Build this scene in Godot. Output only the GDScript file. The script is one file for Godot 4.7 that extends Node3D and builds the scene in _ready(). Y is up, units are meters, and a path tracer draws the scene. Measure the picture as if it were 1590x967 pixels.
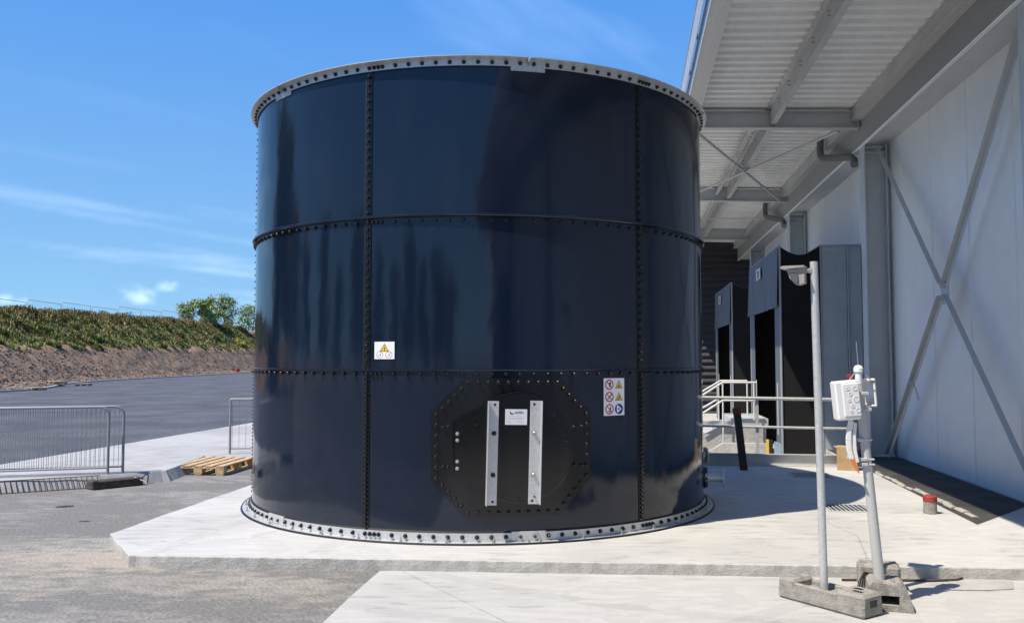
extends Node3D

# ---------------------------------------------------------------- mesh builder
class MB:
	var v := PackedVector3Array()
	var n := PackedVector3Array()
	var u := PackedVector2Array()
	var c := PackedColorArray()
	var idx := PackedInt32Array()
	var xf := Transform3D.IDENTITY
	var col := Color.WHITE
	var colored := false

	func vert(p: Vector3, nn: Vector3, uv := Vector2.ZERO) -> int:
		v.append(xf * p)
		n.append((xf.basis * nn).normalized())
		u.append(uv)
		if colored:
			c.append(col)
		return v.size() - 1

	func tri_i(a: int, b: int, d: int) -> void:
		var g := (v[b] - v[a]).cross(v[d] - v[a])
		if g.dot(n[a] + n[b] + n[d]) > 0.0:
			idx.append_array(PackedInt32Array([a, d, b]))
		else:
			idx.append_array(PackedInt32Array([a, b, d]))

	func face(pts: Array, nn: Vector3) -> void:
		var s := v.size()
		for p in pts:
			vert(p, nn)
		for k in range(1, pts.size() - 1):
			tri_i(s, s + k, s + k + 1)

	func quad_uv(a: Vector3, b: Vector3, d: Vector3, e: Vector3, na: Vector3, nb: Vector3, nd: Vector3, ne: Vector3, ua := Vector2(0, 1), ub := Vector2(1, 1), ud := Vector2(1, 0), ue := Vector2(0, 0)) -> void:
		var s := vert(a, na, ua)
		vert(b, nb, ub)
		vert(d, nd, ud)
		vert(e, ne, ue)
		tri_i(s, s + 1, s + 2)
		tri_i(s, s + 2, s + 3)

	# box with chamfered edges, centred on ctr
	func box(ctr: Vector3, size: Vector3, bev := 0.0, b := Basis.IDENTITY) -> void:
		var keep := xf
		xf = xf * Transform3D(b, ctr)
		var h := size * 0.5
		var w: float = min(bev, min(h.x, min(h.y, h.z)) * 0.9)
		var ax := [Vector3.RIGHT, Vector3.UP, Vector3.BACK]
		for k in 3:
			var a: Vector3 = ax[k]
			var p: Vector3 = ax[(k + 1) % 3]
			var q: Vector3 = ax[(k + 2) % 3]
			var hk: float = h[k]
			var hp: float = h[(k + 1) % 3]
			var hq: float = h[(k + 2) % 3]
			for s in [-1.0, 1.0]:
				var o: Vector3 = a * hk * s
				face([o + p * (hp - w) + q * (hq - w), o - p * (hp - w) + q * (hq - w), o - p * (hp - w) - q * (hq - w), o + p * (hp - w) - q * (hq - w)], a * s)
				if w > 0.0:
					for t in [-1.0, 1.0]:
						var e0: Vector3 = a * hk * s + p * (hp - w) * t
						var e1: Vector3 = a * (hk - w) * s + p * hp * t
						var l: Vector3 = q * (hq - w)
						face([e0 + l, e0 - l, e1 - l, e1 + l], (a * s + p * t).normalized())
		if w > 0.0:
			for sx in [-1.0, 1.0]:
				for sy in [-1.0, 1.0]:
					for sz in [-1.0, 1.0]:
						face([Vector3(h.x * sx, (h.y - w) * sy, (h.z - w) * sz), Vector3((h.x - w) * sx, h.y * sy, (h.z - w) * sz), Vector3((h.x - w) * sx, (h.y - w) * sy, h.z * sz)], Vector3(sx, sy, sz).normalized())
		xf = keep

	func span(a: Vector3, b: Vector3, bev := 0.0) -> void:
		box((a + b) * 0.5, (b - a).abs(), bev)

	# bar of rectangular section from a to b
	func bar(a: Vector3, b: Vector3, w: float, t: float, up := Vector3.UP, bev := 0.0) -> void:
		var z := (b - a).normalized()
		var x := up.cross(z)
		if x.length() < 0.01:
			x = Vector3.RIGHT.cross(z)
		x = x.normalized()
		box((a + b) * 0.5, Vector3(w, t, a.distance_to(b)), bev, Basis(x, z.cross(x), z))

	func tube(path: Array, r: float, seg := 10, r_end := -1.0, caps := true) -> void:
		if r_end < 0.0:
			r_end = r
		var m := path.size()
		var rings := []
		var nrm := Vector3.ZERO
		for k in m:
			var t: Vector3
			if k == 0:
				t = path[1] - path[0]
			elif k == m - 1:
				t = path[k] - path[k - 1]
			else:
				t = (path[k] - path[k - 1]).normalized() + (path[k + 1] - path[k]).normalized()
			t = t.normalized()
			if k == 0:
				nrm = t.cross(Vector3.UP if absf(t.y) < 0.9 else Vector3.RIGHT).normalized()
			else:
				nrm = (nrm - t * nrm.dot(t)).normalized()
			var bn := t.cross(nrm)
			var rr: float = lerp(r, r_end, float(k) / (m - 1))
			var s := v.size()
			for j in seg:
				var a := TAU * j / seg
				var d := nrm * cos(a) + bn * sin(a)
				vert(path[k] + d * rr, d)
			rings.append(s)
			if caps and (k == 0 or k == m - 1):
				var pts := []
				for j in seg:
					var a := TAU * j / seg
					pts.append(path[k] + (nrm * cos(a) + bn * sin(a)) * rr)
				face(pts, -t if k == 0 else t)
		for k in m - 1:
			for j in seg:
				var a: int = rings[k] + j
				var b: int = rings[k] + (j + 1) % seg
				var d: int = rings[k + 1] + (j + 1) % seg
				var e: int = rings[k + 1] + j
				tri_i(a, b, d)
				tri_i(a, d, e)

	# profile of (radius, height) turned round y; normals follow the profile
	func lathe(pr: Array, seg := 16, smooth := false) -> void:
		for k in pr.size() - 1:
			var p: Vector2 = pr[k]
			var q: Vector2 = pr[k + 1]
			var d := (q - p)
			if d.length() < 1e-6:
				continue
			var nn := Vector2(d.y, -d.x).normalized()
			var n0 := nn
			var n1 := nn
			if smooth:
				if k > 0:
					var d0: Vector2 = p - pr[k - 1]
					n0 = (nn + Vector2(d0.y, -d0.x).normalized()).normalized()
				if k < pr.size() - 2:
					var d1: Vector2 = pr[k + 2] - q
					n1 = (nn + Vector2(d1.y, -d1.x).normalized()).normalized()
			for j in seg:
				var a := TAU * j / seg
				var b := TAU * (j + 1) / seg
				var ca := Vector3(cos(a), 0, sin(a))
				var cb := Vector3(cos(b), 0, sin(b))
				var up := Vector3.UP
				quad_uv(ca * p.x + up * p.y, cb * p.x + up * p.y, cb * q.x + up * q.y, ca * q.x + up * q.y, ca * n0.x + up * n0.y, cb * n0.x + up * n0.y, cb * n1.x + up * n1.y, ca * n1.x + up * n1.y)

	# polygon (x, y) pushed from z0 to z1
	func prism(poly: PackedVector2Array, z0: float, z1: float, uv_scale := 0.0) -> void:
		var tr := Geometry2D.triangulate_polygon(poly)
		for e in [[z0, -1.0], [z1, 1.0]]:
			var s := v.size()
			for p in poly:
				vert(Vector3(p.x, p.y, e[0]), Vector3(0, 0, e[1] * signf(z1 - z0)), p * uv_scale)
			for k in range(0, tr.size(), 3):
				tri_i(s + tr[k], s + tr[k + 1], s + tr[k + 2])
		var area := 0.0
		for k in poly.size():
			area += poly[k].cross(poly[(k + 1) % poly.size()])
		for k in poly.size():
			var p := poly[k]
			var q := poly[(k + 1) % poly.size()]
			var d := (q - p) * signf(area)
			var nn := Vector3(d.y, -d.x, 0).normalized()
			face([Vector3(p.x, p.y, z0), Vector3(q.x, q.y, z0), Vector3(q.x, q.y, z1), Vector3(p.x, p.y, z1)], nn)

	func mesh() -> ArrayMesh:
		var arr := []
		arr.resize(Mesh.ARRAY_MAX)
		arr[Mesh.ARRAY_VERTEX] = v
		arr[Mesh.ARRAY_NORMAL] = n
		arr[Mesh.ARRAY_TEX_UV] = u
		if colored:
			arr[Mesh.ARRAY_COLOR] = c
		arr[Mesh.ARRAY_INDEX] = idx
		var m := ArrayMesh.new()
		m.add_surface_from_arrays(Mesh.PRIMITIVE_TRIANGLES, arr)
		return m

# ---------------------------------------------------------------- helpers
var taken := {}
var M := {}
var rng := RandomNumberGenerator.new()
var nz := FastNoiseLite.new()

func numbered(parent: Node, called: String) -> String:
	var key := str(parent.get_instance_id()) + "/" + called
	var k: int = taken.get(key, 0)
	taken[key] = k + 1
	return called if k == 0 else "%s_%03d" % [called, k]

func thing(called: String, label: String, category: String, at := Vector3.ZERO, turn := 0.0, group := "") -> Node3D:
	var o := Node3D.new()
	o.name = numbered(self, called)
	o.position = at
	o.rotation.y = turn
	o.set_meta("label", label)
	o.set_meta("category", category)
	if group:
		o.set_meta("group", group)
	add_child(o)
	return o

func put(called: String, mesh: Mesh, mat: Material, parent: Node, at := Transform3D.IDENTITY, kind := "") -> MeshInstance3D:
	var o := MeshInstance3D.new()
	o.name = numbered(parent, called)
	o.mesh = mesh
	o.material_override = mat
	o.transform = at
	if kind:
		o.set_meta("kind", kind)
	parent.add_child(o)
	return o

func copy_of(o: Node3D, at: Vector3, turn: float, label: String) -> Node3D:
	var r: Node3D = o.duplicate()
	r.name = numbered(self, String(o.name).split("_0")[0])
	r.position = at
	r.rotation.y = turn
	r.set_meta("label", label)
	add_child(r)
	return r

func structure(called: String, mesh: Mesh, mat: Material) -> MeshInstance3D:
	return put(called, mesh, mat, self, Transform3D.IDENTITY, "structure")

func lin(r: float, g: float, b: float) -> Color:
	return Color(r, g, b).linear_to_srgb()

func mat(called: String, albedo: Color, rough := 0.6, metal := 0.0) -> StandardMaterial3D:
	var m := StandardMaterial3D.new()
	m.albedo_color = albedo
	m.roughness = rough
	m.metallic = metal
	M[called] = m
	return m

func noise_bytes(size: int, freq: float, seed_: int, oct := 4, kind := FastNoiseLite.TYPE_SIMPLEX_SMOOTH) -> PackedByteArray:
	var f := FastNoiseLite.new()
	f.noise_type = kind
	f.seed = seed_
	f.frequency = freq
	f.fractal_octaves = oct
	var im := f.get_seamless_image(size, size)
	im.convert(Image.FORMAT_L8)
	return im.get_data()

# seamless colour texture: linear colour a..b by coarse noise, times fine grain
func grain_tex(size: int, a: Color, b: Color, f_coarse: float, f_fine: float, amount: float, seed_: int, speck := 0.0) -> ImageTexture:
	var n1 := noise_bytes(size, f_coarse, seed_, 5)
	var n2 := noise_bytes(size, f_fine, seed_ + 1, 3)
	var out := PackedByteArray()
	out.resize(size * size * 3)
	var r := RandomNumberGenerator.new()
	r.seed = seed_
	for k in size * size:
		var t := n1[k] / 255.0
		t = clampf((t - 0.5) * 1.7 + 0.5, 0.0, 1.0)
		var g := 1.0 + (n2[k] / 255.0 - 0.5) * amount * 2.0
		if speck > 0.0:
			g += (r.randf() - 0.5) * speck
		var cc := a.lerp(b, t) * g
		cc = cc.linear_to_srgb()
		out[k * 3] = clampi(int(cc.r * 255.0), 0, 255)
		out[k * 3 + 1] = clampi(int(cc.g * 255.0), 0, 255)
		out[k * 3 + 2] = clampi(int(cc.b * 255.0), 0, 255)
	var im := Image.create_from_data(size, size, false, Image.FORMAT_RGB8, out)
	im.generate_mipmaps()
	return ImageTexture.create_from_image(im)

func bump_tex(size: int, freq: float, seed_: int, oct: int, strength: float) -> ImageTexture:
	var b := noise_bytes(size, freq, seed_, oct)
	var im := Image.create_from_data(size, size, false, Image.FORMAT_L8, b)
	im.convert(Image.FORMAT_RGBA8)
	im.bump_map_to_normal_map(strength)
	return ImageTexture.create_from_image(im)

func tri_mat(called: String, tex: Texture2D, metres: float, rough: float, metal := 0.0, bump: Texture2D = null, bump_scale := 1.0, world := true) -> StandardMaterial3D:
	var m := mat(called, Color.WHITE, rough, metal)
	m.albedo_texture = tex
	m.uv1_triplanar = true
	m.uv1_world_triplanar = world
	m.uv1_scale = Vector3.ONE / metres
	if bump:
		m.normal_enabled = true
		m.normal_texture = bump
		m.normal_scale = bump_scale
	return m

func materials() -> void:
	var fine := bump_tex(512, 0.06, 3, 4, 3.0)
	tri_mat("concrete", grain_tex(512, Color(0.41, 0.408, 0.40), Color(0.51, 0.508, 0.50), 0.008, 0.05, 0.10, 11, 0.06), 3.1, 0.85, 0.0, fine, 0.35)
	tri_mat("slab_side", grain_tex(256, Color(0.37, 0.36, 0.335), Color(0.50, 0.49, 0.465), 0.02, 0.09, 0.12, 15, 0.08), 0.9, 0.92, 0.0, fine, 0.5)
	tri_mat("apron", grain_tex(512, Color(0.34, 0.337, 0.325), Color(0.45, 0.447, 0.435), 0.01, 0.06, 0.10, 17, 0.06), 4.7, 0.85, 0.0, fine, 0.3)
	tri_mat("asphalt", grain_tex(512, Color(0.066, 0.067, 0.072), Color(0.104, 0.105, 0.110), 0.006, 0.09, 0.18, 21, 0.12), 9.0, 0.75, 0.0, fine, 0.4)
	tri_mat("shaded_bitumen", grain_tex(256, Color(0.030, 0.030, 0.031), Color(0.055, 0.054, 0.052), 0.01, 0.1, 0.2, 23, 0.1), 1.7, 0.85, 0.0, fine, 0.6)  # dark tone carries canopy shade as well as the tar
	tri_mat("block", grain_tex(256, Color(0.20, 0.19, 0.17), Color(0.34, 0.325, 0.295), 0.02, 0.12, 0.3, 25, 0.25), 0.5, 0.95, 0.0, fine, 1.2)
	tri_mat("dark_block", grain_tex(256, Color(0.035, 0.028, 0.024), Color(0.10, 0.085, 0.07), 0.02, 0.12, 0.3, 27, 0.2), 0.5, 0.9, 0.0, fine, 1.0)
	tri_mat("galv", grain_tex(256, Color(0.52, 0.535, 0.54), Color(0.62, 0.635, 0.64), 0.03, 0.1, 0.07, 31, 0.0), 0.3, 0.42, 0.4)
	tri_mat("galv_old", grain_tex(256, Color(0.50, 0.51, 0.505), Color(0.57, 0.58, 0.575), 0.01, 0.08, 0.06, 33, 0.0), 2.9, 0.5, 0.3)
	tri_mat("steel", grain_tex(256, Color(0.50, 0.525, 0.53), Color(0.56, 0.585, 0.59), 0.008, 0.08, 0.04, 35, 0.0), 3.3, 0.5, 0.2)
	tri_mat("roof", grain_tex(256, Color(0.84, 0.84, 0.81), Color(0.89, 0.89, 0.86), 0.01, 0.06, 0.05, 37, 0.0), 2.3, 0.55)
	tri_mat("wall", grain_tex(256, Color(0.83, 0.83, 0.815), Color(0.88, 0.88, 0.865), 0.006, 0.05, 0.03, 39, 0.0), 5.0, 0.32)
	tri_mat("dock_panel", grain_tex(256, Color(0.29, 0.34, 0.385), Color(0.34, 0.39, 0.435), 0.01, 0.05, 0.05, 41, 0.0), 2.0, 0.4)
	tri_mat("soil", grain_tex(512, Color(0.13, 0.08, 0.046), Color(0.28, 0.185, 0.112), 0.012, 0.07, 0.35, 43, 0.25), 7.0, 0.95, 0.0, fine, 1.6)
	tri_mat("wood", grain_tex(256, Color(0.42, 0.29, 0.15), Color(0.58, 0.43, 0.25), 0.02, 0.09, 0.25, 45, 0.05), 0.6, 0.8)
	tri_mat("old_wood", grain_tex(256, Color(0.25, 0.19, 0.13), Color(0.42, 0.34, 0.25), 0.02, 0.09, 0.25, 46, 0.05), 0.6, 0.85)
	tri_mat("card", grain_tex(256, Color(0.40, 0.27, 0.15), Color(0.46, 0.32, 0.19), 0.01, 0.06, 0.08, 47, 0.03), 0.8, 0.85)
	tri_mat("ground", grain_tex(256, Color(0.16, 0.14, 0.10), Color(0.24, 0.22, 0.17), 0.01, 0.06, 0.2, 49, 0.1), 20.0, 0.95)
	# glossy dark blue enamel of the tank
	var e := mat("enamel", lin(0.0062, 0.0125, 0.029), 0.10)
	e.normal_enabled = false
	mat("hatch_black", lin(0.0055, 0.0058, 0.0068), 0.2)
	mat("bolt_black", lin(0.010, 0.010, 0.012), 0.32)
	mat("mastic", lin(0.006, 0.007, 0.010), 0.6)
	mat("bolt_zinc", lin(0.45, 0.46, 0.46), 0.35, 0.7)
	mat("curtain", lin(0.0028, 0.003, 0.0042), 0.9)
	mat("flap", lin(0.10, 0.125, 0.155), 0.6)
	mat("edge_grey", lin(0.30, 0.32, 0.34), 0.55)
	mat("louvre", lin(0.035, 0.034, 0.045), 0.45)
	mat("white_plastic", lin(0.74, 0.74, 0.75), 0.4)
	mat("pole_paint", lin(0.46, 0.465, 0.46), 0.45)
	mat("beige_plastic", lin(0.33, 0.31, 0.29), 0.45)
	mat("grey_plastic", lin(0.10, 0.10, 0.11), 0.4)
	mat("red", lin(0.30, 0.03, 0.03), 0.7)
	mat("orange", lin(0.75, 0.20, 0.02), 0.5)
	mat("fence", lin(0.30, 0.31, 0.315), 0.5, 0.3)
	mat("rust", lin(0.24, 0.06, 0.025), 0.9)
	mat("rod_rust", lin(0.075, 0.05, 0.04), 0.85)
	mat("pipe_grey", lin(0.13, 0.135, 0.14), 0.45)
	mat("eaves", lin(0.32, 0.325, 0.315), 0.5)
	mat("black", lin(0.012, 0.012, 0.012), 0.5)
	mat("white_paint", lin(0.62, 0.62, 0.60), 0.5)
	mat("yellow", lin(0.70, 0.46, 0.03), 0.5)
	mat("pale_blue", lin(0.30, 0.42, 0.52), 0.6)
	mat("blue_bag", lin(0.30, 0.45, 0.72), 0.35)
	mat("dust_stone", lin(0.36, 0.345, 0.31), 0.95)
	var lf := mat("leaf", Color.WHITE, 0.55)
	lf.vertex_color_use_as_albedo = true
	lf.backlight_enabled = true
	lf.backlight = Color(0.25, 0.3, 0.1)
	mat("bark", lin(0.10, 0.085, 0.065), 0.9)

# ---------------------------------------------------------------- sky, camera, sun
func sky_cover() -> ImageTexture:
	var w := 2048
	var h := 1024
	var data := PackedByteArray()
	data.resize(w * h * 4)
	data.fill(255)
	var f := FastNoiseLite.new()
	f.seed = 5
	f.frequency = 1.0
	f.fractal_octaves = 5
	var g := FastNoiseLite.new()
	g.seed = 9
	g.frequency = 1.0
	g.fractal_octaves = 3
	# two small puffs low above the bank: azimuth, elevation, half width, half height (radians)
	var puffs := []
	for p in [[-0.5407, 0.0655, 0.0178, 0.0096], [-0.5131, 0.0773, 0.0126, 0.006], [-0.6643, 0.0577, 0.019, 0.006]]:
		puffs.append(p)
	for y in h:
		var el := (0.5 - (y + 0.5) / h) * PI
		for x in w:
			var k := (y * w + x) * 4
			var a := 0.0
			if el > 0.0:
				var az := wrapf((x + 0.5) / w * TAU, -PI, PI)
				var ce := cos(el)
				# long streaks: a plane of cirrus high above, stretched one way
				var t: float = 1.0 / (sin(el) + 0.06)
				var px := sin(az) * ce * t
				var pz := -cos(az) * ce * t
				var s := f.get_noise_2d(px * 0.9 + pz * 0.5, pz * 0.30 - px * 0.15) * 0.6 + f.get_noise_2d(px * 2.4 + pz * 1.3 + 7.0, pz * 0.7) * 0.4
				var big := g.get_noise_2d(px * 0.28 + 3.0, pz * 0.28)
				a = clampf((s - 0.02) * 1.3, 0.0, 1.0) * clampf(big * 1.6 + 0.45, 0.0, 1.0) * 0.19
				if el < 0.14:
					for p in puffs:
						var dx: float = (az - p[0]) / p[2]
						var dy: float = (el - p[1]) / p[3]
						if absf(dx) < 2.0 and absf(dy) < 2.0:
							var q := 1.25 - sqrt(dx * dx + dy * dy) + f.get_noise_2d(az * 70.0, el * 110.0) * 0.8
							if dy < 0.0:
								q -= dy * dy * 0.7
							a = max(a, smoothstep(0.0, 1.2, q) * 0.25)
			data[k + 3] = int(clampf(a, 0.0, 1.0) * 255.0)
	return ImageTexture.create_from_image(Image.create_from_data(w, h, false, Image.FORMAT_RGBA8, data))

const F := 1353.2
const PITCH := 0.0554
const YAW := 0.1349
const EYE := 1.6034

func _ready() -> void:
	rng.seed = 7
	nz.seed = 3
	nz.frequency = 1.0
	# camera
	var cam := Camera3D.new()
	cam.name = "camera"
	cam.position = Vector3(0, EYE, 0)
	cam.rotation = Vector3(PITCH, YAW, 0)
	cam.fov = rad_to_deg(2.0 * atan(483.5 / F))
	cam.near = 0.05
	cam.far = 3000.0
	add_child(cam)
	cam.current = true
	# sky
	var sm := ProceduralSkyMaterial.new()
	sm.sky_top_color = Color(0.150, 0.420, 0.735)
	sm.sky_horizon_color = Color(0.500, 0.665, 0.775)
	sm.sky_curve = 0.20
	sm.ground_bottom_color = Color(0.30, 0.30, 0.29)
	sm.ground_horizon_color = Color(0.55, 0.62, 0.66)
	sm.sun_angle_max = 12.0
	sm.sky_cover = sky_cover()
	sm.sky_cover_modulate = Color(1, 1, 1)
	var sky := Sky.new()
	sky.sky_material = sm
	var env := Environment.new()
	env.background_mode = Environment.BG_SKY
	env.sky = sky
	env.background_energy_multiplier = 1.0
	env.tonemap_mode = Environment.TONE_MAPPER_LINEAR
	env.tonemap_exposure = 1.7
	env.sdfgi_enabled = true
	env.ssao_enabled = true
	env.ssil_enabled = true
	var we := WorldEnvironment.new()
	we.name = "world_environment"
	we.environment = env
	add_child(we)
	# sun: high, from the left and a little behind the camera
	var sun := DirectionalLight3D.new()
	sun.name = "sun"
	sun.transform = Transform3D.IDENTITY.looking_at(Vector3(0.475, -1.0, -0.39), Vector3.UP)
	sun.light_color = Color(1.0, 0.955, 0.875)
	sun.light_energy = 1.2
	sun.light_angular_distance = 0.5
	sun.shadow_enabled = true
	add_child(sun)

	materials()
	build_ground()
	build_bank()
	build_building()
	build_canopy()
	build_dock()
	build_tank()
	build_right_side()
	build_left_side()
	build_surroundings()

# ---------------------------------------------------------------- ground
func sheet(poly: PackedVector2Array, y: float, uv_origin := Vector2.ZERO, uv_size := 1.0) -> ArrayMesh:
	var m := MB.new()
	var tr := Geometry2D.triangulate_polygon(poly)
	for p in poly:
		m.vert(Vector3(p.x, y, p.y), Vector3.UP, (p - uv_origin) / uv_size)
	for k in range(0, tr.size(), 3):
		m.tri_i(tr[k], tr[k + 1], tr[k + 2])
	return m.mesh()

func rect(x0: float, z0: float, x1: float, z1: float) -> PackedVector2Array:
	return PackedVector2Array([Vector2(x0, z0), Vector2(x1, z0), Vector2(x1, z1), Vector2(x0, z1)])

# old asphalt with trodden dust: stains where the photograph has them
func yard_texture() -> ImageTexture:
	var w := 2048
	var coarse := noise_bytes(512, 0.009, 61, 5)
	var mid := noise_bytes(512, 0.04, 62, 4)
	var grit := noise_bytes(512, 0.22, 63, 2)
	var out := PackedByteArray()
	out.resize(w * w * 3)
	var base := Color(0.17, 0.166, 0.158)
	var pale := Color(0.30, 0.288, 0.27)
	var sand := Color(0.35, 0.315, 0.26)
	var dark := Color(0.035, 0.034, 0.033)
	var r := RandomNumberGenerator.new()
	r.seed = 64
	# sandy patches: x, z, half width, half depth, strength
	var blobs := [[-4.5, -6.95, 1.0, 0.35, 0.9], [-5.3, -6.75, 1.3, 0.42, 0.6], [-6.1, -7.5, 0.9, 0.3, 0.35], [-5.3, -6.1, 1.3, 0.4, 0.42], [-3.6, -6.35, 0.9, 0.3, 0.35], [-2.6, -6.25, 0.7, 0.35, 0.35]]
	var spots := [[-6.53, -9.47, 0.11, 0.09], [-5.73, -8.63, 0.07, 0.04]]
	for y in w:
		var z := -14.0 + 13.0 * (y + 0.5) / w
		for x in w:
			var k := (y * w + x) * 3
			var wx := -14.0 + 13.0 * (x + 0.5) / w
			var c1 := coarse[((y >> 1) & 511) * 512 + ((x >> 2) & 511)] / 255.0
			var c2 := mid[((y + (x >> 3)) & 511) * 512 + ((x >> 1) & 511)] / 255.0
			var c3 := grit[(y & 511) * 512 + (x & 511)] / 255.0
			var t := clampf((c1 - 0.45) * 2.2 + (c2 - 0.5) * 1.3, 0.0, 1.0) * 0.85
			var cc := base.lerp(pale, t)
			var sd := 0.0
			for b in blobs:
				var dx: float = (wx - b[0]) / b[2]
				var dz: float = (z - b[1]) / b[3]
				var q: float = 1.0 - (dx * dx + dz * dz) * 0.6 + (c2 - 0.5) * 1.7 + (c1 - 0.5) * 1.2
				sd = max(sd, clampf(q, 0.0, 1.0) * b[4])
			cc = cc.lerp(sand, sd)
			for b in spots:
				var dx2: float = (wx - b[0]) / b[2]
				var dz2: float = (z - b[1]) / b[3]
				if dx2 * dx2 + dz2 * dz2 + (c2 - 0.5) * 1.5 < 1.0:
					cc = dark
			var gr := 1.0 + (c3 - 0.5) * 0.5 * (1.0 - sd * 0.5) + (r.randf() - 0.5) * 0.24
			cc = (cc * gr).linear_to_srgb()
			out[k] = clampi(int(cc.r * 255.0), 0, 255)
			out[k + 1] = clampi(int(cc.g * 255.0), 0, 255)
			out[k + 2] = clampi(int(cc.b * 255.0), 0, 255)
	return ImageTexture.create_from_image(Image.create_from_data(w, w, false, Image.FORMAT_RGB8, out))

# trowelled concrete with faint sweeps, scuffs and hairline joints
func concrete_texture(seed_: int, lo: Color, hi: Color, lines: Array) -> ImageTexture:
	var w := 1024
	var a := noise_bytes(512, 0.006, seed_, 5)
	var b := noise_bytes(512, 0.03, seed_ + 1, 4)
	var g := noise_bytes(512, 0.25, seed_ + 2, 2)
	var out := PackedByteArray()
	out.resize(w * w * 3)
	var r := RandomNumberGenerator.new()
	r.seed = seed_
	for y in w:
		for x in w:
			var k := (y * w + x) * 3
			var c1 := a[((y >> 1) & 511) * 512 + ((x >> 1) & 511)] / 255.0
			var c2 := b[((y * 2 + (x >> 2)) & 511) * 512 + ((x >> 1) & 511)] / 255.0
			var c3 := g[(y & 511) * 512 + (x & 511)] / 255.0
			var t := clampf((c1 - 0.5) * 1.7 + (c2 - 0.5) * 0.9 + 0.5, 0.0, 1.0)
			var cc := lo.lerp(hi, t) * (1.0 + (c3 - 0.5) * 0.12 + (r.randf() - 0.5) * 0.05)
			if c2 < 0.27 and c1 < 0.52:
				cc = cc * 0.84
			if c3 > 0.83 and c2 > 0.6:
				cc = cc * 0.8
			if c1 > 0.66 and c2 > 0.45:
				cc = cc * 0.90
			for sw in [[0.30, -0.55, 0.78], [0.52, -0.62, 0.80], [1.25, 0.9, 0.95], [1.25, 0.9, 1.12]]:
				var rr: float = Vector2(x / float(w) - sw[0], y / float(w) - sw[1]).length() - sw[2]
				if absf(rr) < 0.011 and c2 + c3 * 0.4 > 0.62:
					cc = cc * 0.90
			for l in lines:
				var p := Vector2(x, y) / w
				var q := Geometry2D.get_closest_point_to_segment(p, l[0], l[1])
				var d := p.distance_to(q) * w + (c2 - 0.5) * 1.2
				if d < 0.8:
					cc = cc * 0.72
			cc = cc.linear_to_srgb()
			out[k] = clampi(int(cc.r * 255.0), 0, 255)
			out[k + 1] = clampi(int(cc.g * 255.0), 0, 255)
			out[k + 2] = clampi(int(cc.b * 255.0), 0, 255)
	return ImageTexture.create_from_image(Image.create_from_data(w, w, false, Image.FORMAT_RGB8, out))

func uv_mat(called: String, tex: Texture2D, rough: float) -> StandardMaterial3D:
	var m := mat(called, Color.WHITE, rough)
	m.albedo_texture = tex
	return m

# raised slab: jittered edge, top sheet, and the broken face below it
func slab(called: String, poly: PackedVector2Array, top: float, bottom: float, top_mat: Material, side_mat: Material, uv_origin: Vector2, uv_size: float, rough_edge := 0.006, batter := 0.0) -> MeshInstance3D:
	var pts := PackedVector2Array()
	for k in poly.size():
		var p := poly[k]
		var q := poly[(k + 1) % poly.size()]
		var steps := clampi(int(p.distance_to(q) / 0.06), 1, 160)
		var out := (q - p).orthogonal().normalized()
		for s in steps:
			var t := float(s) / steps
			var j := p.lerp(q, t)
			if s > 0:
				j += out * (nz.get_noise_2d(j.x * 2.2, j.y * 2.2) * rough_edge * 2.5 + rng.randf_range(-1, 1) * rough_edge * 0.25)
			pts.append(j)
	var o := structure(called, sheet(pts, top, uv_origin, uv_size), top_mat)
	var m := MB.new()
	var area := 0.0
	for k in pts.size():
		area += pts[k].cross(pts[(k + 1) % pts.size()])
	for k in pts.size():
		var p := pts[k]
		var q := pts[(k + 1) % pts.size()]
		var d := (q - p) * signf(area)
		var nn := Vector3(d.y, 0, -d.x).normalized()
		var near := pts[(k + 8) % pts.size()] - pts[(k + pts.size() - 7) % pts.size()]
		var nf := Vector3(near.y, 0, -near.x).normalized() * signf(area)
		if nf.dot(nn) > 0.9:
			nn = nf
		var tp := pts[(k + 1) % pts.size()] - pts[(k + pts.size() - 1) % pts.size()]
		var tq := pts[(k + 2) % pts.size()] - pts[k]
		var vp := Vector3(tp.y, 0, -tp.x).normalized() * signf(area)
		var vq := Vector3(tq.y, 0, -tq.x).normalized() * signf(area)
		# a small arris, then the face
		m.face([Vector3(p.x, top, p.y), Vector3(q.x, top, q.y), Vector3(q.x, top - 0.008, q.y) + vq * 0.006, Vector3(p.x, top - 0.008, p.y) + vp * 0.006], (nn + Vector3.UP).normalized())
		m.face([Vector3(p.x, top - 0.008, p.y) + vp * 0.006, Vector3(q.x, top - 0.008, q.y) + vq * 0.006, Vector3(q.x, bottom, q.y) + vq * (batter + 0.006), Vector3(p.x, bottom, p.y) + vp * (batter + 0.006)], (nn * (top - bottom) + Vector3.UP * batter).normalized())
	put("edge_face", m.mesh(), side_mat, o)
	return o

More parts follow.
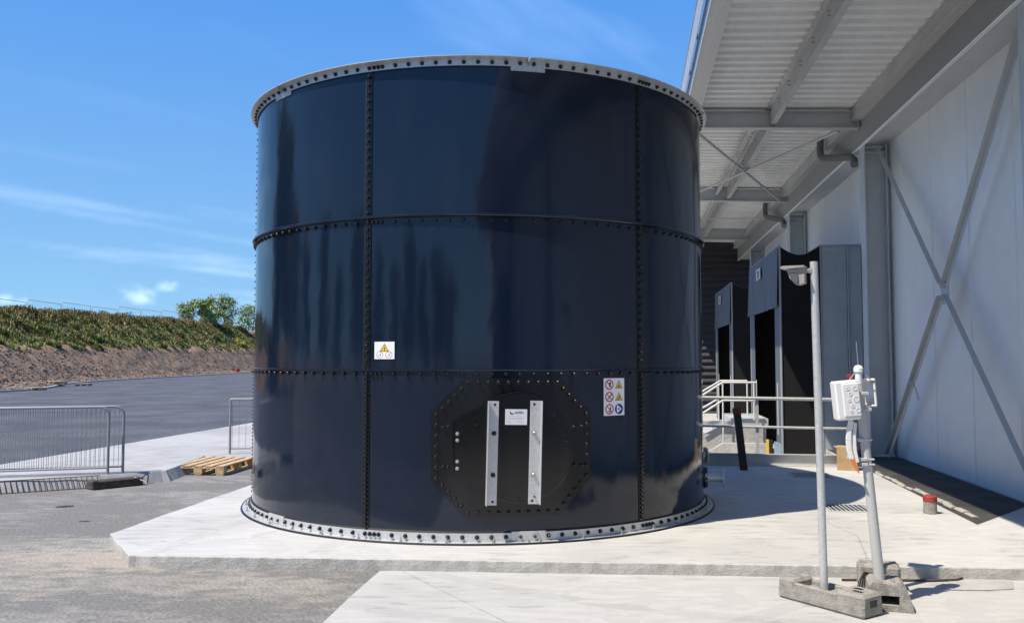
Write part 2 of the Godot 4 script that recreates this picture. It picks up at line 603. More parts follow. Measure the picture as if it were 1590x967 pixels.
func build_ground() -> void:
	var g := rect(-1500, -1500, 1500, 1500)
	structure("ground", sheet(g, -0.46), M.ground)
	uv_mat("yard", yard_texture(), 0.92)
	M.yard.normal_enabled = true
	M.yard.normal_texture = bump_tex(1024, 0.3, 5, 2, 4.0)
	M.yard.normal_scale = 0.28
	structure("yard", sheet(rect(-40, -13.6, 30, 40), -0.10, Vector2(-14, -14), 13.0), M.yard)
	structure("road", sheet(rect(-120, -160, -9.3, -8.0), 0.035), M.asphalt)
	# raised concrete apron behind, its kerb facing the camera
	uv_mat("apron_top", concrete_texture(71, Color(0.35, 0.348, 0.338), Color(0.45, 0.448, 0.438), []), 0.85)
	slab("apron", PackedVector2Array([Vector2(-9.3, -9.35), Vector2(-8.0, -10.25), Vector2(-7.06, -11.03), Vector2(-6.50, -11.60), Vector2(-6.86, -13.45), Vector2(-3.5, -13.45), Vector2(-3.5, -13.3), Vector2(0.95, -13.3), Vector2(0.95, -60), Vector2(-9.3, -60)]), 0.05, -0.45, M.apron_top, M.apron, Vector2(-10, -20), 10.0, 0.004, 0.30)
	# lower concrete pad with a saw-cut joint
	uv_mat("pad_top", concrete_texture(81, Color(0.385, 0.383, 0.376), Color(0.475, 0.473, 0.465), [[Vector2(0.0, 0.0), Vector2(0.165, 0.20)], [Vector2(0.165, 0.20), Vector2(0.42, 0.52)]]), 0.85)
	structure("concrete_pad", sheet(PackedVector2Array([Vector2(-2.02, -7.5), Vector2(10, -7.8), Vector2(10, -1.6), Vector2(-2.05, -1.6), Vector2(-2.02, -4.6), Vector2(-1.985, -5.5), Vector2(-2.01, -6.2)]), -0.094, Vector2(-2.03, -7.17), 7.0), M.pad_top)
	structure("asphalt_yard", sheet(rect(-40, -1.7, 30, 40), -0.097), M.asphalt)
	# tank slab
	uv_mat("slab_top", concrete_texture(91, Color(0.435, 0.434, 0.427), Color(0.535, 0.534, 0.527), [[Vector2(0.86, 0.82), Vector2(0.88, 0.70)], [Vector2(0.88, 0.70), Vector2(0.86, 0.60)], [Vector2(0.13, 0.86), Vector2(0.2, 0.80)], [Vector2(0.2, 0.80), Vector2(0.215, 0.74)]]), 0.82)
	slab("tank_slab", PackedVector2Array([Vector2(-4.78, -7.59), Vector2(-4.10, -6.78), Vector2(2.99, -7.29), Vector2(6.5, -7.55), Vector2(6.5, -16.3), Vector2(3.46, -16.3), Vector2(3.46, -13.72), Vector2(-4.9, -13.72)]), 0.0, -0.45, M.slab_top, M.slab_side, Vector2(-5, -14), 8.0)
	structure("dock_floor", sheet(rect(0.9, -34, 4.5, -13.5), -0.35), M.concrete)
	# dark strip of bitumen and painted canopy shade at the foot of the wall, and a broken mortar kerb along it
	structure("bitumen_shade_strip", sheet(PackedVector2Array([Vector2(3.47, -16.28), Vector2(4.36, -16.28), Vector2(4.36, -10.4), Vector2(3.34, -9.12)]), 0.004), M.shaded_bitumen)
	# pale screed patch by the slab
	structure("screed_patch", sheet(PackedVector2Array([Vector2(2.30, -6.90), Vector2(2.55, -6.92), Vector2(2.80, -6.99), Vector2(2.90, -7.25), Vector2(2.84, -7.3), Vector2(2.62, -7.3), Vector2(2.42, -7.2)]), -0.089), M.apron)

# ---------------------------------------------------------------- bank with grass
var base_line := [Vector2(-95, -6), Vector2(-62, -16), Vector2(-38, -27), Vector2(-30.6, -38.7), Vector2(-37.0, -53.7), Vector2(-40.5, -69.4), Vector2(-46, -101), Vector2(-52, -135)]
var soil_y := [2.0, 2.0, 2.15, 2.3, 2.45, 2.66, 2.9, 3.0]
var top_y := [3.2, 3.2, 3.4, 3.65, 4.55, 5.4, 6.1, 6.3]

func bank_at(t: float, s: float) -> Vector3:
	var k := clampi(int(t), 0, base_line.size() - 2)
	var f := t - k
	var a: Vector2 = base_line[k]
	var b: Vector2 = base_line[k + 1]
	var p0: Vector2 = base_line[max(k - 1, 0)]
	var p3: Vector2 = base_line[min(k + 2, base_line.size() - 1)]
	var p := a.cubic_interpolate(b, p0, p3, f)
	var p2 := a.cubic_interpolate(b, p0, p3, min(f + 0.02, 1.02))
	var out := (p2 - p).orthogonal().normalized()
	if out.dot(Vector2(-1.0, -0.15)) < 0.0:
		out = -out
	var ys: float = lerp(soil_y[k], soil_y[k + 1], f)
	var yt: float = lerp(top_y[k], top_y[k + 1], f)
	var q := p + out * s
	var n1 := nz.get_noise_2d(q.x * 0.25, q.y * 0.25)
	var n2 := nz.get_noise_2d(q.x * 1.1 + 40.0, q.y * 1.1)
	var y: float
	if s < 1.2:
		y = lerp(0.02, 0.32, s / 1.2) + max(n2, -0.2) * 0.22 * clampf(s, 0.0, 1.0)
	elif s < 1.8:
		y = lerp(0.32, 0.75, (s - 1.2) / 0.6) + n2 * 0.2
	elif s < 4.2:
		y = lerp(0.75, ys, (s - 1.8) / 2.4) + n1 * 0.25 + n2 * 0.12
	elif s < 9.0:
		y = lerp(ys, yt, smoothstep(4.0, 9.2, s)) + n1 * 0.5 + n2 * 0.12
	else:
		y = yt + n1 * 0.35 - (s - 9.0) * 0.012
	return Vector3(q.x, y, q.y)

func build_bank() -> void:
	var m := MB.new()
	var ss := [-0.3, 0.0, 0.25, 0.5, 0.75, 1.0, 1.2, 1.35, 1.5, 1.65, 1.8, 2.1, 2.5, 2.9, 3.3, 3.7, 4.2, 5.0, 6.0, 7.0, 8.0, 9.0, 12.0, 30.0]
	var nt := 300
	for i in nt + 1:
		var t := 7.0 * i / nt
		for s in ss:
			var p := bank_at(t, s)
			if s < 0.0:
				p.y = -0.3
			var a := bank_at(min(t + 0.03, 6.999), s) - p
			var b := bank_at(t, s + 0.2) - p
			var nn := a.cross(b).normalized()
			m.vert(p, nn if nn.y > 0.0 else -nn)
	var w := ss.size()
	for i in nt:
		for j in w - 1:
			var k := i * w + j
			m.tri_i(k, k + 1, k + w + 1)
			m.tri_i(k, k + w + 1, k + w)
	structure("bank", m.mesh(), M.soil)
	# grass and weeds: one uncountable cover of tufts
	var kinds := []
	for kd in 3:
		var t := MB.new()
		t.colored = true
		t.col = Color.WHITE
		for b in 16:
			var a := TAU * rng.randf()
			var d := Vector3(cos(a), 0, sin(a))
			var side := Vector3(-d.z, 0, d.x)
			var h := rng.randf_range(0.5, 1.0)
			var lean := rng.randf_range(0.1, 0.5)
			var wd := rng.randf_range(0.014, 0.03)
			if kd == 1:
				wd *= 2.4
				h *= 0.75
				lean *= 1.4
			var o := d * rng.randf_range(0.0, 0.16)
			var p1 := o + d * lean * 0.4 * h + Vector3.UP * h * 0.6
			var p2 := o + d * lean * h + Vector3.UP * h
			var nn := (d * -0.5 + Vector3.UP).normalized()
			t.face([o - side * wd * 0.6, o + side * wd * 0.6, p1 + side * wd, p1 - side * wd], nn)
			t.face([p1 - side * wd, p1 + side * wd, p2], nn)
			if kd == 2:
				# seed heads
				t.col = Color(1.5, 1.05, 0.85)
				t.face([p2 - side * 0.05, p2 + side * 0.05, p2 + Vector3.UP * 0.28], nn)
				t.face([p2 - d * 0.05, p2 + d * 0.05, p2 + Vector3.UP * 0.25], nn)
				t.col = Color.WHITE
		kinds.append(t.mesh())
	var labels := ["tall green grass covering the earth bank", "broad leaved weeds growing on the earth bank", "reddish seeding dock plants along the bank top"]
	var counts := [34000, 20000, 5000]
	for kd in 3:
		var mm := MultiMesh.new()
		mm.transform_format = MultiMesh.TRANSFORM_3D
		mm.use_colors = true
		mm.mesh = kinds[kd]
		var xs := []
		var cs := []
		while xs.size() < counts[kd]:
			var t := 1.6 + rng.randf() * 5.2
			var s := 3.9 + pow(rng.randf(), 0.8) * 6.5
			if kd == 2:
				s = 7.6 + rng.randf() * 3.0
				if rng.randf() < 0.15:
					s = 4.5 + rng.randf() * 4.0
			var p := bank_at(t, s)
			var edge := 4.2 + nz.get_noise_2d(p.x * 0.4, p.z * 0.4) * 1.1 + nz.get_noise_2d(p.x * 1.6, p.z * 1.6) * 0.5
			if s < edge:
				continue
			if nz.get_noise_2d(p.x * 0.6 + 90.0, p.z * 0.6) > 0.34 and rng.randf() < 0.85:
				continue
			var patch := nz.get_noise_2d(p.x * 0.09 + 11.0, p.z * 0.09)
			var patch2 := nz.get_noise_2d(p.x * 0.35 - 31.0, p.z * 0.35)
			var c := Color(0.18, 0.21, 0.075)
			if kd == 1:
				c = Color(0.12, 0.19, 0.055)
			c = c.lerp(Color(0.21, 0.155, 0.075), clampf(patch * 1.7, 0.0, 0.7))
			c = c.lerp(Color(0.30, 0.28, 0.13), clampf(patch2 * 1.6, 0.0, 0.8))
			if kd == 2:
				c = Color(0.22, 0.15, 0.10).lerp(Color(0.17, 0.17, 0.08), rng.randf())
			c = c * rng.randf_range(0.7, 1.3) * (1.0 + clampf(nz.get_noise_2d(p.x * 0.7 + 5.0, p.z * 0.7), -0.5, 0.5) * 0.7)
			c.a = 1.0
			var sc: float = rng.randf_range(0.24, 0.52) * (1.0 if kd < 2 else 1.0)
			sc *= 1.0 + clampf(nz.get_noise_2d(p.x * 0.5 + 77.0, p.z * 0.5), -0.5, 1.0) * 1.0
			if rng.randf() < 0.02:
				sc *= 1.45
			xs.append(Transform3D(Basis(Vector3.UP, rng.randf() * TAU).scaled(Vector3(sc * 1.2, sc, sc * 1.2)), p - Vector3.UP * 0.04))
			cs.append(c)
		mm.instance_count = xs.size()
		for k in xs.size():
			mm.set_instance_transform(k, xs[k])
			mm.set_instance_color(k, cs[k])
		var o := MultiMeshInstance3D.new()
		o.name = ["grass", "weeds", "dock_plants"][kd]
		o.multimesh = mm
		o.material_override = M.leaf
		o.set_meta("label", labels[kd])
		o.set_meta("category", ["grass", "weeds", "plants"][kd])
		o.set_meta("kind", "stuff")
		add_child(o)
	# stones and clods at the toe
	var st := MB.new()
	st.lathe([Vector2(0.001, -0.4), Vector2(0.8, -0.25), Vector2(1.0, 0.1), Vector2(0.6, 0.55), Vector2(0.001, 0.7)], 6)
	var mm2 := MultiMesh.new()
	mm2.transform_format = MultiMesh.TRANSFORM_3D
	mm2.use_colors = true
	mm2.mesh = st.mesh()
	mm2.instance_count = 5200
	for k in 5200:
		var t := 2.4 + rng.randf() * 4.2
		var s := pow(rng.randf(), 1.3) * 4.0 + 0.1
		var p := bank_at(t, s)
		var sc := rng.randf_range(0.03, 0.10) * (1.6 if rng.randf() < 0.06 else 1.0)
		mm2.set_instance_transform(k, Transform3D(Basis.from_euler(Vector3(rng.randf() * 3.0, rng.randf() * 6.0, rng.randf() * 3.0)).scaled(Vector3(sc, sc * 0.8, sc * 1.3)), p))
		var c := Color(0.16, 0.105, 0.075).lerp(Color(0.30, 0.235, 0.185), rng.randf()) * rng.randf_range(0.6, 1.1)
		c.a = 1.0
		mm2.set_instance_color(k, c)
	var so := MultiMeshInstance3D.new()
	so.name = "rubble"
	so.multimesh = mm2
	var sm := mat("stone", Color.WHITE, 0.95)
	sm.vertex_color_use_as_albedo = true
	so.material_override = sm
	so.set_meta("label", "loose clods and stones scattered on the bare soil slope")
	so.set_meta("category", "rubble")
	so.set_meta("kind", "stuff")
	add_child(so)

# ---------------------------------------------------------------- warehouse
const WX := 4.38
const COLS := [-9.2, -15.4, -22.4, -29.4, -2.4, 4.6, 11.6]

func h_column() -> ArrayMesh:
	# two flanges and a web between them
	var m := MB.new()
	m.span(Vector3(3.95, 0.0, -0.15), Vector3(3.972, 5.24, 0.15), 0.003)
	m.span(Vector3(4.30, 0.0, -0.15), Vector3(4.322, 5.24, 0.15), 0.003)
	m.span(Vector3(3.972, 0.0, -0.008), Vector3(4.30, 5.22, 0.008))
	m.span(Vector3(3.93, 0.0, -0.2), Vector3(4.34, 0.018, 0.2), 0.003)
	m.span(Vector3(3.973, 5.10, -0.15), Vector3(4.299, 5.118, 0.15), 0.002)
	return m.mesh()

func build_building() -> void:
	var b := thing("warehouse", "pale grey metal panel warehouse with steel columns and cross bracing", "building", Vector3.ZERO)
	# sandwich panels stood on end, joint gaps between them
	var pw := 1.38
	var pm := MB.new()
	pm.box(Vector3(WX + 0.06, 2.68, 0), Vector3(0.12, 5.36, pw - 0.018), 0.016)
	var panel := pm.mesh()
	var um := MB.new()
	um.box(Vector3(WX + 0.06, 6.55, 0), Vector3(0.12, 2.36, pw - 0.010), 0.006)
	var upper := um.mesh()
	var z := -10.57 + pw * 18.5
	while z > -33.0:
		put("wall_panel", panel, M.wall, b, Transform3D(Basis.IDENTITY, Vector3(0, 0, z)))
		put("upper_panel", upper, M.wall, b, Transform3D(Basis.IDENTITY, Vector3(0, 0, z)))
		z -= pw
	# inner lining so that no light comes through the joints, and the roof
	var lm := MB.new()
	lm.span(Vector3(WX + 0.124, -0.45, -33.2), Vector3(WX + 0.3, 7.72, 14.6))
	lm.span(Vector3(WX + 0.012, 5.3615, -33.2), Vector3(WX + 0.13, 5.3685, 14.6))
	put("inner_wall", lm.mesh(), M.dock_panel, b)
	var rm := MB.new()
	rm.span(Vector3(WX - 0.05, 7.74, -33.3), Vector3(WX + 25.0, 7.9, 14.8), 0.02)
	put("roof", rm.mesh(), M.steel, b)
	var col := h_column()
	for c in COLS:
		put("column", col, M.steel, b, Transform3D(Basis.IDENTITY, Vector3(0, 0, c)))
	# cross bracing between the first two columns
	var bx := 4.19
	var ctr := Vector3(bx, 2.52, -12.35)
	for q in [[Vector3(bx, 5.12, -15.22), ctr], [ctr, Vector3(bx, 0.05, -9.62)], [Vector3(bx, 0.03, -15.08), ctr], [ctr, Vector3(bx, 5.12, -9.78)]]:
		var m := MB.new()
		var a: Vector3 = q[0]
		var e: Vector3 = q[1]
		var dir := (e - a).normalized()
		m.bar(a + dir * (0.12 if a == ctr else 0.0), e - dir * (0.12 if e == ctr else 0.0), 0.010, 0.10, dir.cross(Vector3.RIGHT), 0.001)
		m.bar(a + dir * (0.12 if a == ctr else 0.0) + Vector3(-0.035, 0, 0) + dir.cross(Vector3.RIGHT) * 0.045, e - dir * (0.12 if e == ctr else 0.0) + Vector3(-0.035, 0, 0) + dir.cross(Vector3.RIGHT) * 0.045, 0.06, 0.009, dir.cross(Vector3.RIGHT), 0.001)
		put("brace", m.mesh(), M.steel, b)
	var gm := MB.new()
	gm.box(ctr + Vector3(0.012, 0, 0), Vector3(0.012, 0.34, 0.26), 0.003)
	for o in [[0.11, 0.06], [0.06, 0.02], [-0.11, -0.06], [-0.06, -0.02], [0.11, -0.06], [-0.11, 0.06]]:
		gm.tube([ctr + Vector3(-0.03, o[0], o[1]), ctr + Vector3(0.0, o[0], o[1])], 0.016, 6)
	put("gusset_plate", gm.mesh(), M.steel, b)
	# torn strap tied on the brace
	var sm := MB.new()
	var path := [Vector3(4.12, 1.26, -13.70), Vector3(4.10, 1.27, -13.55), Vector3(4.10, 1.235, -13.40), Vector3(4.11, 1.14, -13.34), Vector3(4.12, 1.03, -13.31)]
	for k in path.size() - 1:
		sm.bar(path[k], path[k + 1], 0.006, 0.05 if k < 2 else 0.035, Vector3.UP if k < 2 else Vector3.BACK)
	var strap := thing("tie_strap", "pale plastic strap knotted round the steel wall brace", "strap")
	put("ribbon", sm.mesh(), M.edge_grey, strap)

# ---------------------------------------------------------------- canopy
func rise(x: float) -> float:
	return (3.9 - x) * 0.038

func build_canopy() -> void:
	var b := thing("steel_canopy", "galvanised steel canopy with white ribbed roof along the warehouse", "canopy")
	var z0 := 12.0
	# ribbed roof sheets, each four ribs wide
	var pitch := 0.28
	var sm := MB.new()
	var prof := []
	for k in 4:
		var o := k * pitch
		prof.append_array([Vector2(o, 0.0), Vector2(o + 0.12, 0.0), Vector2(o + 0.155, 0.085), Vector2(o + 0.245, 0.085)])
	prof.append(Vector2(4 * pitch, 0.0))
	for side in [0.0, 0.004]:
		for k in prof.size() - 1:
			var p: Vector2 = prof[k]
			var q: Vector2 = prof[k + 1]
			var d := q - p
			var nn := Vector3(0, d.x, d.y).normalized() * (1.0 if side > 0.0 else -1.0)
			var xa := 0.98
			var xb := 3.86
			sm.face([Vector3(xa, p.y + rise(xa) + side, -p.x), Vector3(xb, p.y + rise(xb) + side, -p.x), Vector3(xb, q.y + rise(xb) + side, -q.x), Vector3(xa, q.y + rise(xa) + side, -q.x)], nn)
	var sheet_mesh := sm.mesh()
	var z := z0
	var idx := 0
	while z > -33.0:
		put("roof_sheet", sheet_mesh, M.roof, b, Transform3D(Basis.IDENTITY, Vector3(0, 5.90 + (idx % 2) * 0.002, z)))
		z -= pitch * 4
		idx += 1
	var zend := z
	# rafters, one at each column
	for c in [11.6, 4.6, -2.4, -9.2, -15.4, -22.4, -29.4]:
		var m := MB.new()
		var xa := 1.10
		var xb := 3.90
		var tilt := Basis(Vector3.BACK, -atan(0.038))
		var mid := Vector3((xa + xb) / 2, 5.70 + rise((xa + xb) / 2), c)
		var ln := xb - xa
		m.box(mid, Vector3(ln, 0.28, 0.010), 0.0, tilt)
		m.box(mid + Vector3(0, 0.145, 0), Vector3(ln, 0.014, 0.16), 0.002, tilt)
		m.box(mid - Vector3(0, 0.145, 0), Vector3(ln, 0.014, 0.16), 0.002, tilt)
		m.box(mid + Vector3(ln / 2 - 0.02, -0.06, 0), Vector3(0.014, 0.24, 0.155), 0.002)
		put("rafter", m.mesh(), M.steel, b)
	# purlin: a channel under the sheets with a pale lower lip
	var m2 := MB.new()
	m2.span(Vector3(2.44, 5.665, zend), Vector3(2.448, 5.945, z0))
	m2.span(Vector3(2.448, 5.665, zend), Vector3(2.53, 5.673, z0))
	m2.span(Vector3(2.37, 5.937, zend), Vector3(2.44, 5.945, z0))
	m2.span(Vector3(2.522, 5.673, zend), Vector3(2.53, 5.70, z0))
	var pu := put("purlin", m2.mesh(), M.galv_old, b)
	var m2b := MB.new()
	var zz := z0 - 0.3
	while zz > -31.0:
		m2b.tube([Vector3(2.40, 5.78, zz), Vector3(2.48, 5.78, zz)], 0.012, 6)
		m2b.tube([Vector3(2.40, 5.84, zz), Vector3(2.48, 5.84, zz)], 0.012, 6)
		zz -= 0.9
	var pb := put("purlin_bolts", m2b.mesh(), M.bolt_zinc, pu)
	pb.set_meta("kind", "stuff")
	# second purlin behind it, lapped
	var m3 := MB.new()
	m3.span(Vector3(2.22, 5.76, zend), Vector3(2.228, 5.955, -15.5))
	m3.span(Vector3(2.15, 5.76, zend), Vector3(2.22, 5.768, -15.5))
	put("purlin", m3.mesh(), M.galv_old, b)
	# sag rod across the far bay
	for zr in [-25.0]:
		var mr := MB.new()
		mr.tube([Vector3(1.2, 5.62, zr), Vector3(3.85, 5.55, zr)], 0.016, 8)
		put("tie_rod", mr.mesh(), M.galv_old, b)
	# edge channel and outer fascia
	var m4 := MB.new()
	m4.span(Vector3(1.15, 5.80, zend), Vector3(1.16, 6.05, z0))
	m4.span(Vector3(0.985, 5.80, zend), Vector3(1.15, 5.81, z0))
	m4.span(Vector3(1.16, 5.80, zend), Vector3(1.215, 5.808, z0))
	put("edge_channel", m4.mesh(), M.galv, b)
	var m5 := MB.new()
	m5.span(Vector3(0.972, 5.80, zend), Vector3(0.982, 6.12, z0), 0.001)
	put("fascia", m5.mesh(), M.galv, b)
	# upright flashing plates along the outer edge with stiffener brackets
	var fl := MB.new()
	fl.box(Vector3(0.925, 6.17, 0), Vector3(0.010, 0.38, 1.48), 0.002)
	fl.box(Vector3(0.93, 6.366, 0), Vector3(0.04, 0.010, 1.48), 0.002)
	var flm := fl.mesh()
	var br := MB.new()
	br.prism(PackedVector2Array([Vector2(0.932, 5.9), Vector2(0.971, 5.9), Vector2(0.932, 6.1)]), -0.005, 0.005)
	var brm := br.mesh()
	z = z0 - 0.75
	while z > zend:
		put("flashing_plate", flm, M.galv, b, Transform3D(Basis.IDENTITY, Vector3(0, 0, z)))
		put("bracket", brm, M.galv, b, Transform3D(Basis.IDENTITY, Vector3(0, 0.1, z - 0.75)))
		z -= 1.5
	# gutter, eaves beam and soffit by the wall
	var m6 := MB.new()
	m6.span(Vector3(3.795, 5.68, zend), Vector3(3.802, 5.93, z0))
	m6.span(Vector3(3.802, 5.68, zend), Vector3(3.93, 5.687, z0))
	m6.span(Vector3(3.77, 5.90, zend), Vector3(3.795, 5.93, z0), 0.003)
	m6.span(Vector3(3.777, 5.675, zend), Vector3(3.795, 5.70, z0), 0.003)
	put("gutter", m6.mesh(), M.galv_old, b)
	var zb := z0
	while zb > zend:
		var m7 := MB.new()
		var ze: float = max(zb - 3.5, zend)
		m7.span(Vector3(3.93, 5.27, ze + 0.004), Vector3(3.945, 5.95, zb - 0.004), 0.001)
		put("eaves_panel", m7.mesh(), M.eaves, b)
		zb -= 3.5
	var m8 := MB.new()
	m8.span(Vector3(3.97, 5.27, zend), Vector3(4.42, 5.29, z0))
	m8.span(Vector3(3.985, 5.25, zend), Vector3(4.02, 5.27, z0), 0.003)
	put("soffit", m8.mesh(), M.steel, b)
	var m9 := MB.new()
	m9.tube([Vector3(3.945, 5.24, zend), Vector3(3.945, 5.24, z0)], 0.018, 8)
	put("conduit", m9.mesh(), M.white_plastic, b)
	# crossed tie rods in the second bay
	for q in [[Vector3(1.25, 5.60, -15.6), Vector3(3.70, 5.58, -22.2)], [Vector3(3.62, 5.58, -15.6), Vector3(1.25, 5.62, -22.2)]]:
		var m := MB.new()
		m.tube([q[0], q[1]], 0.028, 8)
		put("tie_rod", m.mesh(), M.galv_old, b)
	# bent rainwater pipes from the gutter to the columns
	for q in [[-17.4, -15.62], [-24.4, -22.62]]:
		var m := MB.new()
		m.tube([Vector3(3.70, 5.88, q[0]), Vector3(3.69, 5.66, q[0]), Vector3(3.695, 5.56, q[0] + 0.03), Vector3(3.72, 5.48, q[0] + 0.15), Vector3(3.89, 5.17, q[1] - 0.25), Vector3(3.90, 5.08, q[1] - 0.08), Vector3(3.88, 4.98, q[1])], 0.066, 14)
		put("rain_pipe", m.mesh(), M.pipe_grey, b)

# ---------------------------------------------------------------- loading dock
func shelter(z0: float, width: float, label: String) -> void:
	var s := thing("dock_shelter", label, "dock shelter", Vector3(0, 0, z0), 0.0, "dock shelters along the warehouse")
	var xf := 2.86
	var yb := -0.34
	var yt := 3.78
	for e in [[0.0, -1.0], [-width, 1.0]]:
		var zc: float = e[0]
		var dz: float = e[1]
		# insulated side panels by the wall
		var m := MB.new()
		m.span(Vector3(3.63, yb, zc + dz * 0.05), Vector3(4.09, yt - 0.02, zc), 0.006)
		put("side_panel", m.mesh(), M.dock_panel, s)
		var m1 := MB.new()
		m1.span(Vector3(4.13, yb, zc + dz * 0.05), Vector3(4.36, yt - 0.02, zc), 0.006)
		put("side_panel", m1.mesh(), M.dock_panel, s)
		var m2 := MB.new()
		m2.tube([Vector3(4.11, yb, zc + 0.012), Vector3(4.11, yt - 0.02, zc + 0.012)], 0.02, 8)
		m2.tube([Vector3(3.615, yb, zc), Vector3(3.615, yt - 0.02, zc)], 0.014, 8)
		put("trim", m2.mesh(), M.edge_grey, s)
		# black side curtain, its top edge hanging in a curve
		var c := MB.new()
		var n := 14
		for k in n:
			for side in [1.0]:
				var ta := float(k) / n
				var tb := float(k + 1) / n
				var xa: float = lerp(xf, 3.61, ta)
				var xb: float = lerp(xf, 3.61, tb)
				var ya: float = yt - 0.17 * sin(PI * ta) - 0.0
				var yb2: float = yt - 0.17 * sin(PI * tb)
				var wa := 0.015 * sin(ta * 9.0)
				var wb := 0.015 * sin(tb * 9.0)
				c.face([Vector3(xa, yb, zc + dz * 0.02 + wa), Vector3(xb, yb, zc + dz * 0.02 + wb), Vector3(xb, yb2, zc + dz * 0.02 + wb), Vector3(xa, ya, zc + dz * 0.02 + wa)], Vector3(0, 0, -dz))
		put("side_curtain", c.mesh(), M.curtain, s)
	# sagging roof sheet
	var rf := MB.new()
	var nn := 14
	for k in nn:
		var ta := float(k) / nn
		var tb := float(k + 1) / nn
		var xa: float = lerp(xf, 3.61, ta)
		var xb: float = lerp(xf, 3.61, tb)
		var ya: float = yt - 0.165 * sin(PI * ta)
		var yb3: float = yt - 0.165 * sin(PI * tb)
		rf.face([Vector3(xa, ya, 0), Vector3(xb, yb3, 0), Vector3(xb, yb3, -width), Vector3(xa, ya, -width)], Vector3(-(yb3 - ya), xb - xa, 0).normalized())
	put("roof_sheet", rf.mesh(), M.flap, s)
	var rp := MB.new()
	rp.span(Vector3(3.61, yt - 0.015, -width), Vector3(4.36, yt + 0.02, 0.0), 0.005)
	put("top_panel", rp.mesh(), M.dock_panel, s)
	# pale frame along the front corner and the head
	var fr := MB.new()
	fr.tube([Vector3(xf, yb, 0.0), Vector3(xf, yt, 0.0), ], 0.022, 8)
	fr.tube([Vector3(xf, yb, -width), Vector3(xf, yt, -width)], 0.022, 8)
	fr.tube([Vector3(xf, yt, 0.0), Vector3(xf, yt, -width)], 0.022, 8)
	put("front_frame", fr.mesh(), M.edge_grey, s)
	# front flaps: two at the sides, and the head flap with its folds
	for e in [[-0.02, -0.62], [-width + 0.02, -width + 0.62]]:
		var m := MB.new()
		m.span(Vector3(xf - 0.012, yb, e[1]), Vector3(xf, 3.7, e[0]), 0.002)
		put("front_flap", m.mesh(), M.flap, s)
		var w := MB.new()
		w.span(Vector3(xf - 0.02, 0.15, e[1] + 0.20), Vector3(xf - 0.013, 1.15, e[1] + 0.26), 0.001)
		put("guide_strip", w.mesh(), M.white_paint, s)
	var hm := MB.new()
	var steps := 48
	for k in steps:
		var za := -width * k / steps
		var zb := -width * (k + 1) / steps
		var fa := xf - 0.035 + nz.get_noise_1d(za * 2.2) * 0.03
		var fb := xf - 0.035 + nz.get_noise_1d(zb * 2.2) * 0.03
		var ga := xf - 0.05 + nz.get_noise_1d(za * 3.2 + 9.0) * 0.06
		var gb := xf - 0.05 + nz.get_noise_1d(zb * 3.2 + 9.0) * 0.06
		var d := Vector3(-1, 0, (fb - fa) / (zb - za) * -1.0).normalized()
		hm.face([Vector3(fa, yt - 0.02, za), Vector3(fb, yt - 0.02, zb), Vector3(gb, 2.62, zb), Vector3(ga, 2.62, za)], -d if d.x > 0 else d)
	put("head_flap", hm.mesh(), M.flap, s)
	var sg := MB.new()
	sg.box(Vector3(xf - 0.085, 3.46, -width * 0.55), Vector3(0.012, 0.24, 0.60), 0.003)
	var plate := put("number_plate", sg.mesh(), M.white_paint, s)
	var tm := TextMesh.new()
	tm.text = "10"
	tm.font_size = 26
	tm.pixel_size = 0.01
	tm.depth = 0.004
	put("lettering", tm, M.grey_plastic, plate, Transform3D(Basis(Vector3.UP, -PI / 2), Vector3(xf - 0.094, 3.46, -width * 0.55)))
	# black inside and door
	var ins := MB.new()
	ins.span(Vector3(4.25, yb, -width + 0.06), Vector3(4.37, 3.7, -0.06))
	put("door", ins.mesh(), M.curtain, s)

